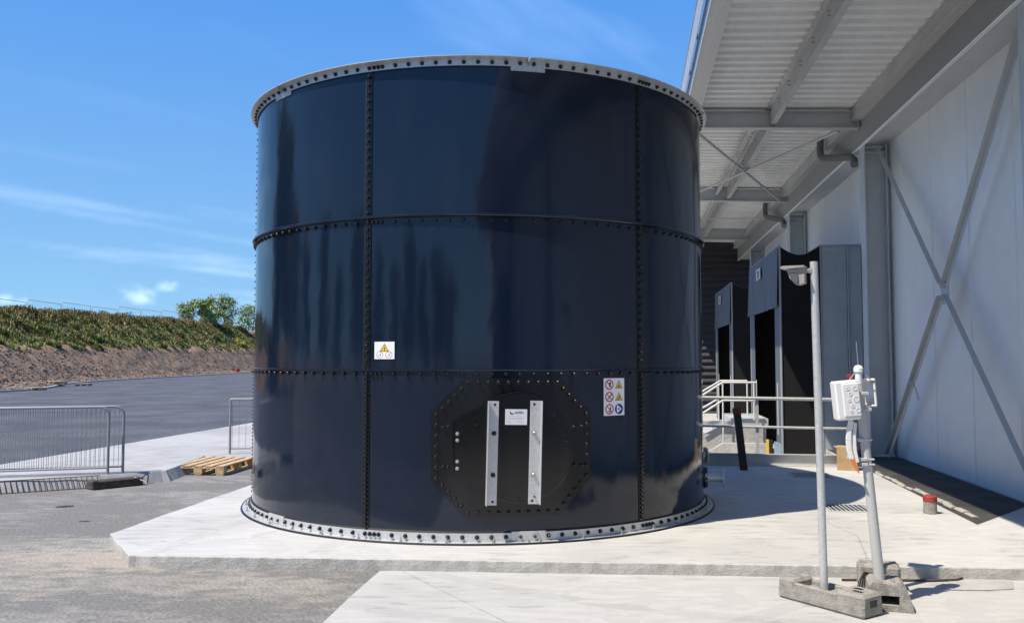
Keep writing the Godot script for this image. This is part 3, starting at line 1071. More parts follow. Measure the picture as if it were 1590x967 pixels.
func build_dock() -> void:
	shelter(-17.2, 4.1, "nearer large dock shelter with grey head flap beside the white lamp pole")
	shelter(-25.2, 4.6, "farther dock shelter with grey head flap next to the dark slatted wall")
	shelter(8.0, 4.1, "dock shelter on the warehouse wall past the braced bay")
	# dark slatted facade closing the far end
	var lw := thing("louvre_building", "dark grey building end clad in horizontal slats beyond the docks", "building", Vector3(0, 0, -32.6))
	var bm := MB.new()
	bm.span(Vector3(-6.0, -0.46, -8.0), Vector3(4.375, 7.0, -0.06))
	put("wall", bm.mesh(), M.louvre, lw)
	var sl := MB.new()
	sl.prism(PackedVector2Array([Vector2(0.0, 0.0), Vector2(0.07, 0.02), Vector2(0.07, 0.05), Vector2(0.0, 0.19)]), -4.37, 6.0)
	var slm := sl.mesh()
	var y := -0.4
	while y < 6.8:
		put("slat", slm, M.louvre, lw, Transform3D(Basis(Vector3(0, 0, 1), Vector3.UP, Vector3(-1, 0, 0)), Vector3(0, y, -0.058)))
		y += 0.235
	# guard rail with its steel upstand
	var g := thing("guard_rail", "galvanised two bar guard rail above a steel upstand beside the tank", "guard rail")
	for q in [[1.01, 0.026], [0.575, 0.02]]:
		var m := MB.new()
		m.tube([Vector3(0.3, q[0] + 0.02, -13.78), Vector3(3.36, q[0] - 0.01, -13.78)], q[1], 10)
		put("rail", m.mesh(), M.galv, g)
	for x in [0.4, 1.92, 3.30]:
		var m := MB.new()
		m.bar(Vector3(x, -0.3, -13.80), Vector3(x, 1.0, -13.80), 0.045, 0.012, Vector3.BACK, 0.001)
		put("post", m.mesh(), M.galv_old, g)
	var up := MB.new()
	up.span(Vector3(0.3, -0.2, -13.755), Vector3(3.2, 0.18, -13.74), 0.001)
	up.span(Vector3(0.3, 0.168, -13.74), Vector3(3.2, 0.18, -13.69), 0.001)
	up.span(Vector3(0.3, 0.001, -13.74), Vector3(3.2, 0.014, -13.68), 0.001)
	put("upstand", up.mesh(), M.galv_old, g)
	# concrete stairs with a landing and pale handrails
	var st := thing("loading_stairs", "concrete stairs with pale tubular handrails and landing by the dock shelters", "stairs", Vector3(0, 0, -18.0))
	var w1 := MB.new()
	w1.prism(PackedVector2Array([Vector2(0.9, -0.35), Vector2(0.9, -0.2), Vector2(1.44, 0.07), Vector2(1.78, 0.24), Vector2(2.7, 0.25), Vector2(2.7, -0.35)]), -0.3, -0.18)
	put("stair_wall", w1.mesh(), M.concrete, st)
	var w2 := MB.new()
	w2.prism(PackedVector2Array([Vector2(1.30, -0.35), Vector2(1.44, -0.25), Vector2(1.80, -0.03), Vector2(2.62, -0.03), Vector2(2.62, -0.35)]), 0.25, 0.35)
	put("stair_wall", w2.mesh(), M.concrete, st)
	for k in 4:
		var sm := MB.new()
		sm.span(Vector3(1.05 + k * 0.24, -0.35, -1.6), Vector3(1.28 + k * 0.24, -0.2 + k * 0.14, -0.32), 0.006)
		put("step", sm.mesh(), M.concrete, st)
	var ld := MB.new()
	ld.span(Vector3(2.01, 0.27, -1.9), Vector3(2.75, 0.42, -0.16), 0.006)
	put("landing", ld.mesh(), M.steel, st)
	var gr := MB.new()
	gr.span(Vector3(1.0, 0.30, -0.20), Vector3(2.0, 0.37, -0.10), 0.004)
	put("edge_beam", gr.mesh(), M.galv, st)
	for q in [[0.0, 0.0], [-1.4, 0.05]]:
		for h in [0.0, -0.36]:
			var m := MB.new()
			m.tube([Vector3(1.30 + q[1], 0.80 + h, q[0]), Vector3(1.84 + q[1] * 2.0, 1.15 + h, q[0]), Vector3(2.5, 1.15 + h, q[0])], 0.02, 8)
			put("handrail", m.mesh(), M.white_paint, st)
		for x in [1.84, 2.45]:
			var m := MB.new()
			m.tube([Vector3(x + q[1], -0.35 if x < 2.0 else 0.40, q[0]), Vector3(x + q[1], 1.14, q[0])], 0.017, 8)
			put("rail_post", m.mesh(), M.white_paint, st)
	# things standing by the shelter
	var yp := thing("bumper_post", "yellow edged dock bumper standing between stairs and shelter", "bumper", Vector3(2.52, -0.35, -17.0))
	var ym := MB.new()
	ym.span(Vector3(0, 0, 0), Vector3(0.05, 0.46, 0.05), 0.004)
	put("face_plate", ym.mesh(), M.yellow, yp)
	var yk := MB.new()
	yk.span(Vector3(0.052, 0, -0.02), Vector3(0.12, 0.45, 0.05), 0.006)
	put("rubber_block", yk.mesh(), M.black, yp)
	var fo := thing("folded_sheet", "pale blue folded sheet pack leaning by the yellow dock bumper", "sheet", Vector3(2.66, -0.35, -17.0))
	for k in 5:
		var m := MB.new()
		m.prism(PackedVector2Array([Vector2(0.025 * k, 0.0), Vector2(0.025 * k + 0.02, 0.0), Vector2(0.025 * k + 0.03, 0.36), Vector2(0.025 * k + 0.02, 0.43 - 0.01 * k), Vector2(0.025 * k + 0.008, 0.40)]), 0.0, 0.06)
		put("fold", m.mesh(), M.pale_blue, fo)

# ---------------------------------------------------------------- storage tank
const TANK := Vector3(-1.756, 0.0, -10.151)
const TR := 2.56
const SEAM := -0.2397
const RINGS := [0.0, 1.509, 2.898, 4.322]

func polar(a: float, y: float, r: float) -> Vector3:
	return Vector3(sin(a) * r, y, cos(a) * r)

func outward(a: float, y: float, r: float) -> Transform3D:
	# x along the wall, y up, z out of the wall
	return Transform3D(Basis(Vector3(cos(a), 0, -sin(a)), Vector3.UP, Vector3(sin(a), 0, cos(a))), polar(a, y, r))

# band round the tank with a closed cross section of (radius, height) points, flat shaded across it
func band(a0: float, a1: float, prof: Array, seg: int) -> MB:
	var m := MB.new()
	for k in prof.size():
		var p: Vector2 = prof[k]
		var q: Vector2 = prof[(k + 1) % prof.size()]
		var d := q - p
		var nn := Vector2(d.y, -d.x).normalized()
		for j in seg:
			var a: float = lerp(a0, a1, float(j) / seg)
			var b: float = lerp(a0, a1, float(j + 1) / seg)
			m.quad_uv(polar(a, p.y, p.x), polar(b, p.y, p.x), polar(b, q.y, q.x), polar(a, q.y, q.x), polar(a, 0, nn.x) + Vector3.UP * nn.y, polar(b, 0, nn.x) + Vector3.UP * nn.y, polar(b, 0, nn.x) + Vector3.UP * nn.y, polar(a, 0, nn.x) + Vector3.UP * nn.y)
	for e in [a0, a1]:
		if absf(a1 - a0) < TAU - 0.01:
			var pts := []
			for p in prof:
				pts.append(polar(e, p.y, p.x))
			m.face(pts, Vector3(cos(e), 0, -sin(e)) * (-1.0 if e == a0 else 1.0))
	return m

# rolled plate, a little uneven so that what it mirrors wavers
func plate_radius(a: float, y: float, k: int) -> float:
	return TR + 0.0024 * nz.get_noise_2d(a * 3.4 + k * 13.0, y * 0.55) + 0.0008 * nz.get_noise_2d(a * 9.0 + k * 5.0, y * 1.1 + 50.0)

func shell_plate(a0: float, a1: float, y0: float, y1: float, k: int) -> ArrayMesh:
	var m := MB.new()
	var na := 72
	var ny := 18
	for i in na + 1:
		var a: float = lerp(a0, a1, float(i) / na)
		for j in ny + 1:
			var y: float = lerp(y0, y1, float(j) / ny)
			var r := plate_radius(a, y, k)
			var da := (plate_radius(a + 0.004, y, k) - plate_radius(a - 0.004, y, k)) / (0.008 * TR)
			var dy := (plate_radius(a, y + 0.01, k) - plate_radius(a, y - 0.01, k)) / 0.02
			m.vert(polar(a, y, r), polar(a, 0, 1.0) - Vector3(cos(a), 0, -sin(a)) * da - Vector3.UP * dy)
	for i in na:
		for j in ny:
			var q := i * (ny + 1) + j
			m.tri_i(q, q + 1, q + ny + 2)
			m.tri_i(q, q + ny + 2, q + ny + 1)
	# inner face
	for i in 12:
		var a: float = lerp(a0, a1, i / 12.0)
		var b: float = lerp(a0, a1, (i + 1) / 12.0)
		m.quad_uv(polar(a, y0, TR - 0.02), polar(b, y0, TR - 0.02), polar(b, y1, TR - 0.02), polar(a, y1, TR - 0.02), polar(a, 0, -1), polar(b, 0, -1), polar(b, 0, -1), polar(a, 0, -1))
	return m.mesh()

func bolt_mesh(r: float) -> ArrayMesh:
	var m := MB.new()
	# washer, then a domed cap; axis along z
	m.xf = Transform3D(Basis(Vector3.RIGHT, PI / 2), Vector3.ZERO)
	m.lathe([Vector2(r * 1.35, -0.002), Vector2(r * 1.35, 0.003), Vector2(r, 0.0035), Vector2(r, 0.012), Vector2(r * 0.86, 0.021), Vector2(r * 0.5, 0.028), Vector2(0.0005, 0.030)], 8)
	return m.mesh()

func sticker_mesh(a0: float, a1: float, y0: float, y1: float) -> ArrayMesh:
	var m := MB.new()
	for i in 4:
		var a: float = lerp(a0, a1, i / 4.0)
		var b: float = lerp(a0, a1, (i + 1) / 4.0)
		var r := TR + 0.006
		m.quad_uv(polar(a, y0, r), polar(b, y0, r), polar(b, y1, r), polar(a, y1, r), polar(a, 0, 1), polar(b, 0, 1), polar(b, 0, 1), polar(a, 0, 1), Vector2(i / 4.0, 1), Vector2((i + 1) / 4.0, 1), Vector2((i + 1) / 4.0, 0), Vector2(i / 4.0, 0))
	return m.mesh()

func seg_d(p: Vector2, a: Vector2, b: Vector2) -> float:
	return p.distance_to(Geometry2D.get_closest_point_to_segment(p, a, b))

func in_tri(p: Vector2, c: Vector2, r: float) -> float:
	# signed distance to an upright triangle
	var d := p - c
	var e := d.y - r * 0.5
	var k := -0.5 * d.y + 0.8660254 * absf(d.x) - r * 0.5
	return max(e, k)

# white notice with rows of round and three-cornered pictograms
func notice_texture(w: int, h: int, items: Array) -> ImageTexture:
	var im := Image.create(w, h, false, Image.FORMAT_RGB8)
	var red := Color(0.72, 0.10, 0.14)
	var ink := Color(0.07, 0.06, 0.06)
	var yel := Color(0.96, 0.80, 0.06)
	var blue := Color(0.05, 0.14, 0.47)
	var white := Color(0.93, 0.94, 0.96)
	for y in h:
		for x in w:
			var p := Vector2(x + 0.5, y + 0.5)
			var c := white
			for it in items:
				var o: Vector2 = it[1]
				var r: float = it[2]
				var d := p - o
				if d.length() > r * 1.5:
					continue
				match it[0]:
					"ban":
						var l := d.length()
						if it[3] == 0 and seg_d(d, Vector2(r * 0.1, r * 0.25), Vector2(r * 0.2, -r * 0.35)) < r * 0.2:
							c = ink
						if it[3] == 1 and (seg_d(d, Vector2(-r * 0.4, r * 0.45), Vector2(r * 0.4, -r * 0.4)) < r * 0.1 or d.distance_to(Vector2(r * 0.42, -r * 0.42)) < r * 0.16):
							c = ink
						if it[3] == 2 and (seg_d(d, Vector2(0.1 * r, r * 0.5), Vector2(r * 0.25, -r * 0.35)) < r * 0.13 or seg_d(d, Vector2(-r * 0.3, r * 0.45), Vector2(r * 0.35, r * 0.4)) < r * 0.07):
							c = ink
						if absf(l - r * 0.88) < r * 0.12 or (l < r and seg_d(d, Vector2(-r, -r) * 0.62, Vector2(r, r) * 0.62) < r * 0.09):
							c = red
					"faint":
						var l2 := d.length()
						if absf(l2 - r * 0.9) < r * 0.08 or (l2 < r and seg_d(d, Vector2(-r, r) * 0.6, Vector2(r, -r) * 0.6) < r * 0.07):
							c = Color(0.72, 0.55, 0.58)
						if seg_d(d, Vector2(r * 0.15, r * 0.35), Vector2(r * 0.3, -r * 0.3)) < r * 0.08:
							c = Color(0.45, 0.43, 0.45)
					"warn":
						var t := in_tri(p, o, r)
						if t < 0.0:
							c = ink if t > -r * 0.10 else yel
							if it[3] == 0 and (seg_d(d, Vector2(0, -r * 0.25), Vector2(0, r * 0.05)) < r * 0.09 or d.distance_to(Vector2(0, r * 0.27)) < r * 0.09):
								c = ink
							if it[3] == 1 and (d.distance_to(Vector2(0, r * 0.12)) < r * 0.24):
								c = Color(0.45, 0.2, 0.02)
							if it[3] == 2 and (seg_d(d, Vector2(-r * 0.25, r * 0.3), Vector2(r * 0.05, 0)) < r * 0.1 or seg_d(d, Vector2(r * 0.05, r * 0.05), Vector2(r * 0.2, -r * 0.2)) < r * 0.12):
								c = Color(0.35, 0.16, 0.02)
					"must":
						if d.length() < r:
							c = blue
							if seg_d(d, Vector2(-r * 0.35, -r * 0.5), Vector2(-r * 0.35, r * 0.45)) < r * 0.17 or (d.x > -r * 0.3 and absf(d.y) + d.x * 0.8 < r * 0.55 and d.length() > r * 0.2):
								c = white
			im.set_pixel(x, y, c)
	return ImageTexture.create_from_image(im)

func build_tank() -> void:
	var t := thing("storage_tank", "large round dark navy bolted steel tank with galvanised rim and hatch", "tank", TANK)
	var step := PI / 3.0
	# shell plates: three rings of six
	for k in 6:
		for j in 3:
			put("shell_plate", shell_plate(SEAM + step * k, SEAM + step * (k + 1), RINGS[j], RINGS[j + 1], k * 3 + j), M.enamel, t)
	# seam laps: upright strips and the two rings
	for k in 6:
		var m := band(SEAM + step * k - 0.012, SEAM + step * k + 0.012, [Vector2(TR, 0.09), Vector2(TR + 0.007, 0.09), Vector2(TR + 0.007, 4.25), Vector2(TR, 4.25)], 2)
		var strip := put("seam_strip", m.mesh(), M.hatch_black, t)
		var bead := band(SEAM + step * k - 0.0165, SEAM + step * k - 0.0118, [Vector2(TR, 0.09), Vector2(TR + 0.005, 0.09), Vector2(TR + 0.005, 4.25), Vector2(TR, 4.25)], 1)
		put("sealant_bead", bead.mesh(), M.mastic, strip)
	var lip := band(0, TAU, [Vector2(TR, RINGS[2] - 0.010), Vector2(TR + 0.034, RINGS[2] - 0.010), Vector2(TR + 0.040, RINGS[2] - 0.002), Vector2(TR + 0.040, RINGS[2] + 0.008), Vector2(TR + 0.034, RINGS[2] + 0.014), Vector2(TR, RINGS[2] + 0.014)], 180)
	put("stiffener_ring", lip.mesh(), M.enamel, t)
	var lap := band(0, TAU, [Vector2(TR, RINGS[1] - 0.004), Vector2(TR + 0.020, RINGS[1] - 0.004), Vector2(TR + 0.022, RINGS[1] + 0.006), Vector2(TR, RINGS[1] + 0.012)], 180)
	put("lap_ring", lap.mesh(), M.enamel, t)
	# galvanised rim angle in six lengths, with a splice plate under each joint
	var j0 := 0.3389
	for k in 6:
		var a0 := j0 + step * k + 0.003
		var a1 := j0 + step * (k + 1) - 0.003
		var r := TR + 0.006
		var rim := band(a0, a1, [Vector2(r, 4.255), Vector2(r + 0.007, 4.255), Vector2(r + 0.007, 4.323), Vector2(r + 0.070, 4.323), Vector2(r + 0.070, 4.330), Vector2(r, 4.330)], 40)
		put("rim_angle", rim.mesh(), M.galv, t)
		var sp := band(j0 + step * k - 0.062, j0 + step * k + 0.062, [Vector2(r - 0.004, 4.218), Vector2(r + 0.004, 4.216), Vector2(r + 0.0065, 4.26), Vector2(r + 0.0065, 4.315), Vector2(r - 0.004, 4.315)], 6)
		put("splice_plate", sp.mesh(), M.galv, t)
		# base angle: upright leg and flat foot
		var ba := band(a0, a1, [Vector2(r, 0.004), Vector2(r + 0.098, 0.004), Vector2(r + 0.098, 0.012), Vector2(r + 0.010, 0.012), Vector2(r + 0.010, 0.086), Vector2(r, 0.086)], 40)
		put("base_angle", ba.mesh(), M.galv, t)
		var bs := band(j0 + step * k - 0.06, j0 + step * k + 0.06, [Vector2(r + 0.010, 0.014), Vector2(r + 0.017, 0.014), Vector2(r + 0.017, 0.098), Vector2(r + 0.001, 0.098), Vector2(r + 0.001, 0.088), Vector2(r + 0.010, 0.088)], 6)
		put("splice_plate", bs.mesh(), M.galv, t)
	var be := band(0, TAU, [Vector2(TR + 0.102, 0.0), Vector2(TR + 0.118, 0.0), Vector2(TR + 0.112, 0.014), Vector2(TR + 0.102, 0.016)], 180)
	put("sealant_bead", be.mesh(), M.mastic, t)
	var be2 := band(0, TAU, [Vector2(TR, 0.086), Vector2(TR + 0.014, 0.087), Vector2(TR + 0.006, 0.102), Vector2(TR, 0.104)], 180)
	put("sealant_bead", be2.mesh(), M.mastic, t)
	var be3 := band(0, TAU, [Vector2(TR, 4.244), Vector2(TR + 0.010, 4.246), Vector2(TR + 0.010, 4.255), Vector2(TR, 4.256)], 180)
	put("sealant_bead", be3.mesh(), M.mastic, t)
	# domed bolts: rows along the rings, closer beside each upright seam; columns up the seams
	var spots := []
	for q in [[RINGS[2] - 0.045, 0.0], [RINGS[1] - 0.032, 0.0], [4.286, 0.013], [0.052, 0.016]]:
		for k in 6:
			var a := SEAM + step * k
			for e in [0.0, 0.019, 0.036, 0.053]:
				spots.append([a + e, q[0], TR + q[1]])
			var n := 19
			for i in n:
				spots.append([a + 0.053 + (step - 0.053) * (i + 1) / (n + 1), q[0], TR + q[1]])
	for k in 6:
		var y := 0.13
		while y < 4.23:
			if absf(y - RINGS[1]) > 0.03 and absf(y - RINGS[2]) > 0.03:
				spots.append([SEAM + step * k, y, TR + 0.007])
			y += 0.0745 if y > RINGS[1] else 0.041
	var cam := Vector3(0, EYE, 0) - TANK
	for s in spots:
		var p := polar(s[0], s[1], s[2])
		var facing := (cam - p).normalized().dot(polar(s[0], 0, 1.0))
		s.append(cam.distance_to(p) + (50.0 if facing < -0.05 else 0.0))
	spots.sort_custom(func(x, y): return x[3] < y[3])
	var bm := bolt_mesh(0.0155)
	var rest := MB.new()
	for k in spots.size():
		var s = spots[k]
		var xf := outward(s[0], s[1], s[2])
		var mt: Material = M.bolt_black
		if k < 300:
			put("bolt", bm, mt, t, xf)
		else:
			rest.xf = xf * Transform3D(Basis(Vector3.RIGHT, PI / 2), Vector3.ZERO)
			rest.lathe([Vector2(0.021, -0.002), Vector2(0.021, 0.003), Vector2(0.0155, 0.0035), Vector2(0.0155, 0.012), Vector2(0.013, 0.021), Vector2(0.0075, 0.028), Vector2(0.0005, 0.030)], 6)
	var ro := put("bolts", rest.mesh(), M.bolt_black, t)
	ro.set_meta("kind", "stuff")
	# anchor studs on the foot ring
	var an := MB.new()
	for k in 40:
		an.xf = outward(k * TAU / 40 + 0.06, 0.012, TR + 0.062)
		an.tube([Vector3.ZERO, Vector3(0, 0.012, 0)], 0.014, 6)
		an.tube([Vector3(0, 0.012, 0), Vector3(0, 0.045, 0)], 0.006, 6)
	var ao := put("anchor_studs", an.mesh(), M.bolt_zinc, t)
	ao.set_meta("kind", "stuff")
	build_hatch(t)
	# notices stuck on the shell
	var n1 := StandardMaterial3D.new()
	n1.roughness = 0.35
	n1.albedo_texture = notice_texture(168, 150, [["warn", Vector2(84, 62), 46.0, 0], ["faint", Vector2(46, 113), 30.0], ["faint", Vector2(122, 113), 30.0]])
	put("warning_notice", sticker_mesh(-0.2107, -0.1335, 1.6095, 1.766), n1, t)
	var n2 := StandardMaterial3D.new()
	n2.roughness = 0.35
	n2.albedo_texture = notice_texture(200, 290, [["ban", Vector2(54, 50), 40.0, 0], ["ban", Vector2(54, 145), 40.0, 1], ["ban", Vector2(54, 240), 40.0, 2], ["warn", Vector2(146, 58), 42.0, 1], ["warn", Vector2(146, 153), 42.0, 2], ["must", Vector2(146, 240), 40.0]])
	put("warning_notice", sticker_mesh(0.6295, 0.7227, 1.09, 1.434), n2, t)
	# flanged pipe stubs on the right side
	for q in [[1.50, 0.30, 0.21, 0.05], [1.86, 0.44, 0.21, 0.055]]:
		var xf := outward(q[0], q[1], TR)
		var m := MB.new()
		m.xf = xf * Transform3D(Basis(Vector3.RIGHT, PI / 2), Vector3.ZERO)
		m.lathe([Vector2(q[3], 0.0), Vector2(q[3], q[2]), Vector2(q[3] - 0.008, q[2]), Vector2(q[3] - 0.008, 0.0)], 20)
		var pipe := put("pipe_stub", m.mesh(), M.galv, t)
		var f := MB.new()
		f.xf = m.xf
		f.lathe([Vector2(q[3] - 0.006, q[2] - 0.004), Vector2(q[3] + 0.045, q[2] - 0.004), Vector2(q[3] + 0.045, q[2] + 0.012), Vector2(q[3] - 0.008, q[2] + 0.012), Vector2(q[3] - 0.008, q[2] - 0.004)], 20)
		put("flange", f.mesh(), M.galv_old, pipe)
		var g := MB.new()
		g.xf = m.xf
		g.lathe([Vector2(q[3], 0.0), Vector2(q[3] + 0.07, 0.002), Vector2(q[3] + 0.07, 0.016), Vector2(q[3], 0.016)], 20)
		put("mounting_plate", g.mesh(), M.hatch_black, pipe)
		for k in 8:
			var a := TAU * k / 8.0
			put("bolt", bm, M.bolt_black, pipe, xf * Transform3D(Basis.IDENTITY, Vector3(cos(a) * (q[3] + 0.045), sin(a) * (q[3] + 0.045), 0.016)))

func build_hatch(t: Node3D) -> void:
	# eight-sided reinforcing plate rolled to the shell
	var ca := 0.287
	var hw := 0.285
	var tw := 0.168
	var y0 := 0.227
	var y1 := 1.444
	var ylo := 0.547
	var yhi := 1.140
	var r := TR + 0.014
	var m := MB.new()
	var cols := []
	for k in 9:
		cols.append(ca - hw + (hw - tw) * k / 8.0)
	for k in range(1, 13):
		cols.append(ca - tw + 2.0 * tw * k / 12.0)
	for k in range(1, 9):
		cols.append(ca + tw + (hw - tw) * k / 8.0)
	var edge_y := func(a: float) -> Vector2:
		var f := clampf((absf(a - ca) - tw) / (hw - tw), 0.0, 1.0)
		return Vector2(lerp(y0, ylo, f), lerp(y1, yhi, f))
	for k in cols.size() - 1:
		var a: float = cols[k]
		var b: float = cols[k + 1]
		var ea: Vector2 = edge_y.call(a)
		var eb: Vector2 = edge_y.call(b)
		m.quad_uv(polar(a, ea.x, r), polar(b, eb.x, r), polar(b, eb.y, r), polar(a, ea.y, r), polar(a, 0, 1), polar(b, 0, 1), polar(b, 0, 1), polar(a, 0, 1))
		m.face([polar(a, ea.y, r), polar(b, eb.y, r), polar(b, eb.y, TR), polar(a, ea.y, TR)], Vector3.UP)
		m.face([polar(a, ea.x, r), polar(b, eb.x, r), polar(b, eb.x, TR), polar(a, ea.x, TR)], Vector3.DOWN)
	for e in [[cols[0], -1.0], [cols[-1], 1.0]]:
		var ee: Vector2 = edge_y.call(e[0])
		m.face([polar(e[0], ee.x, r), polar(e[0], ee.y, r), polar(e[0], ee.y, TR), polar(e[0], ee.x, TR)], Vector3(cos(e[0]), 0, -sin(e[0])) * e[1])
	var h := put("hatch", m.mesh(), M.hatch_black, t)
	h.set_meta("label", "black eight sided access hatch with two galvanised bars")
	# bolts round the rim of the plate
	var bm := bolt_mesh(0.0165)
	var corners := [Vector2(ca - tw, y1), Vector2(ca + tw, y1), Vector2(ca + hw, yhi), Vector2(ca + hw, ylo), Vector2(ca + tw, y0), Vector2(ca - tw, y0), Vector2(ca - hw, ylo), Vector2(ca - hw, yhi)]
	var mid := Vector2(ca, (y0 + y1) * 0.5)
	for k in 8:
		var p: Vector2 = mid + (corners[k] - mid) * Vector2(0.935, 0.935)
		var q: Vector2 = mid + (corners[(k + 1) % 8] - mid) * Vector2(0.935, 0.935)
		var ln := Vector2((q.x - p.x) * TR, q.y - p.y).length()
		var n := roundi(ln / 0.088)
		for i in n:
			var s := p.lerp(q, float(i) / n)
			put("bolt", bm, M.bolt_black, h, outward(s.x, s.y, r))
	for s in [[0.045, 1.005], [0.045, 0.665], [0.063, 1.012], [0.063, 0.66], [0.503, 1.0], [0.533, 1.005], [0.535, 0.66], [0.505, 0.668]]:
		put("bolt", bm, M.bolt_black, h, outward(s[0], s[1], r))
	# flat cover: round, drawn out to a hinge on the left
	var xf := outward(0.307, 0.8375, TR + 0.014)
	var cr := 0.47
	var poly := PackedVector2Array()
	var off := Vector2(-0.585, 0.0)
	poly.append(off + Vector2(0.0, 0.235))
	poly.append(off + Vector2(0.0, -0.245))
	var a0 := PI + 0.98
	var a1 := PI - 0.98
	for k in 49:
		var a: float = lerp(a0, TAU + a1, k / 48.0)
		poly.append(Vector2(cos(a), sin(a)) * cr)
	var neck := MB.new()
	neck.xf = xf * Transform3D(Basis(Vector3.RIGHT, PI / 2), Vector3.ZERO)
	neck.lathe([Vector2(cr - 0.015, -0.03), Vector2(cr - 0.015, 0.05)], 48)
	put("neck", neck.mesh(), M.hatch_black, h)
	var c := MB.new()
	c.xf = xf
	c.prism(poly, 0.05, 0.064)
	var cover := put("cover", c.mesh(), M.hatch_black, h)
	var ring := MB.new()
	ring.xf = xf * Transform3D(Basis(Vector3.RIGHT, PI / 2), Vector3.ZERO)
	ring.lathe([Vector2(cr + 0.004, 0.03), Vector2(cr + 0.020, 0.034), Vector2(cr + 0.020, 0.05), Vector2(cr + 0.004, 0.054)], 64)
	put("gasket_ring", ring.mesh(), M.hatch_black, h)
	var hm := MB.new()
	hm.xf = xf
	hm.box(Vector3(-0.60, 0.0, 0.03), Vector3(0.03, 0.46, 0.036), 0.004)
	put("hinge_plate", hm.mesh(), M.hatch_black, h)
	var zb := bolt_mesh(0.013)
	for y in [0.127, 0.07, -0.112, -0.172]:
		put("zinc_bolt", zb, M.bolt_zinc, h, xf * Transform3D(Basis.IDENTITY, Vector3(-0.560, y, 0.064)))
	var small := bolt_mesh(0.009)
	for k in 9:
		var a := 0.75 - k * 0.16
		put("bolt", small, M.bolt_black, h, xf * Transform3D(Basis.IDENTITY, Vector3(cos(a) * 0.41, sin(a) * 0.41, 0.064)))
	for q in [[-0.40, 0.20], [-0.45, -0.18], [-0.36, -0.25], [0.12, -0.43], [-0.02, -0.44]]:
		put("bolt", small, M.bolt_black, h, xf * Transform3D(Basis.IDENTITY, Vector3(q[0], q[1], 0.064)))
	# two galvanised angle bars
	for q in [[-0.255, -1.0], [0.125, 1.0]]:
		var b := MB.new()
		b.xf = xf * Transform3D(Basis(Vector3.BACK, -0.025), Vector3(q[0], -0.045, 0.065))
		b.box(Vector3(0, 0, 0.004), Vector3(0.10, 0.90, 0.008), 0.002)
		b.box(Vector3(q[1] * 0.047, 0, 0.036), Vector3(0.008, 0.90, 0.056), 0.002)
		var bar := put("angle_bar", b.mesh(), M.galv, h)
		for y in [0.17, -0.19]:
			put("bolt", bm, M.bolt_black if q[1] < 0.0 else M.bolt_zinc, bar, b.xf * Transform3D(Basis.IDENTITY, Vector3(-q[1] * 0.012, y, 0.008)))
		for y in [0.42, -0.42]:
			var hole_shade := MB.new()
			hole_shade.xf = b.xf * Transform3D(Basis(Vector3.RIGHT, PI / 2), Vector3(-q[1] * 0.015, y, 0.0086))
			hole_shade.lathe([Vector2(0.012, 0.0), Vector2(0.0003, 0.0004)], 10)
			put("hole_shade", hole_shade.mesh(), M.black, bar)  # flat black disc, paints the dark inside a drilled opening
	# maker's plate
	var pm := MB.new()
	pm.xf = xf * Transform3D(Basis(Vector3.BACK, -0.02), Vector3(-0.042, 0.265, 0.066))
	pm.quad_uv(Vector3(-0.098, -0.068, 0.003), Vector3(0.098, -0.068, 0.003), Vector3(0.098, 0.068, 0.003), Vector3(-0.098, 0.068, 0.003), Vector3.BACK, Vector3.BACK, Vector3.BACK, Vector3.BACK)
	for e in [[Vector3(0, 0.068, 0.0015), Vector3(0.196, 0.0001, 0.003)], [Vector3(0, -0.068, 0.0015), Vector3(0.196, 0.0001, 0.003)]]:
		pm.box(e[0], e[1])
	var im := Image.create(196, 136, false, Image.FORMAT_RGB8)
	im.fill(Color(0.86, 0.87, 0.88))
	var r2 := RandomNumberGenerator.new()
	r2.seed = 4
	# rows of small print, and the round mark
	for row in [[58, 30, 140], [76, 14, 176], [82, 40, 150], [98, 16, 52], [98, 110, 150], [112, 16, 52], [112, 110, 160]]:
		var x: int = row[1]
		while x < row[2]:
			var wd := r2.randi_range(4, 12)
			im.fill_rect(Rect2i(x, row[0], wd, 3), Color(0.55, 0.57, 0.60))
			x += wd + 3
	for y in 60:
		for x in 90:
			var p := Vector2(x, y)
			if p.distance_to(Vector2(60, 28)) < 19.0 and p.distance_to(Vector2(65, 20)) > 17.0 and y > 18:
				im.set_pixel(x, y, Color(0.04, 0.04, 0.05))
	var nm := StandardMaterial3D.new()
	nm.albedo_texture = ImageTexture.create_from_image(im)
	nm.roughness = 0.35
	var np := put("maker_plate", pm.mesh(), nm, h)
	var tm := TextMesh.new()
	tm.text = "APRO"
	tm.font_size = 22
	tm.pixel_size = 0.0013
	tm.depth = 0.001
	put("lettering", tm, M.grey_plastic, np, pm.xf * Transform3D(Basis.IDENTITY, Vector3(0.026, 0.040, 0.0038)))

# ---------------------------------------------------------------- things in front of the docks
func rounded(path: Array, r: float, steps := 6) -> Array:
	# round the inner corners of a polyline
	var out := [path[0]]
	for k in range(1, path.size() - 1):
		var p: Vector3 = path[k]
		var a: Vector3 = p + (path[k - 1] - p).normalized() * r
		var b: Vector3 = p + (path[k + 1] - p).normalized() * r
		for s in steps + 1:
			var t := float(s) / steps
			out.append(a.lerp(p, t).lerp(p.lerp(b, t), t))
	out.append(path[-1])
	return out

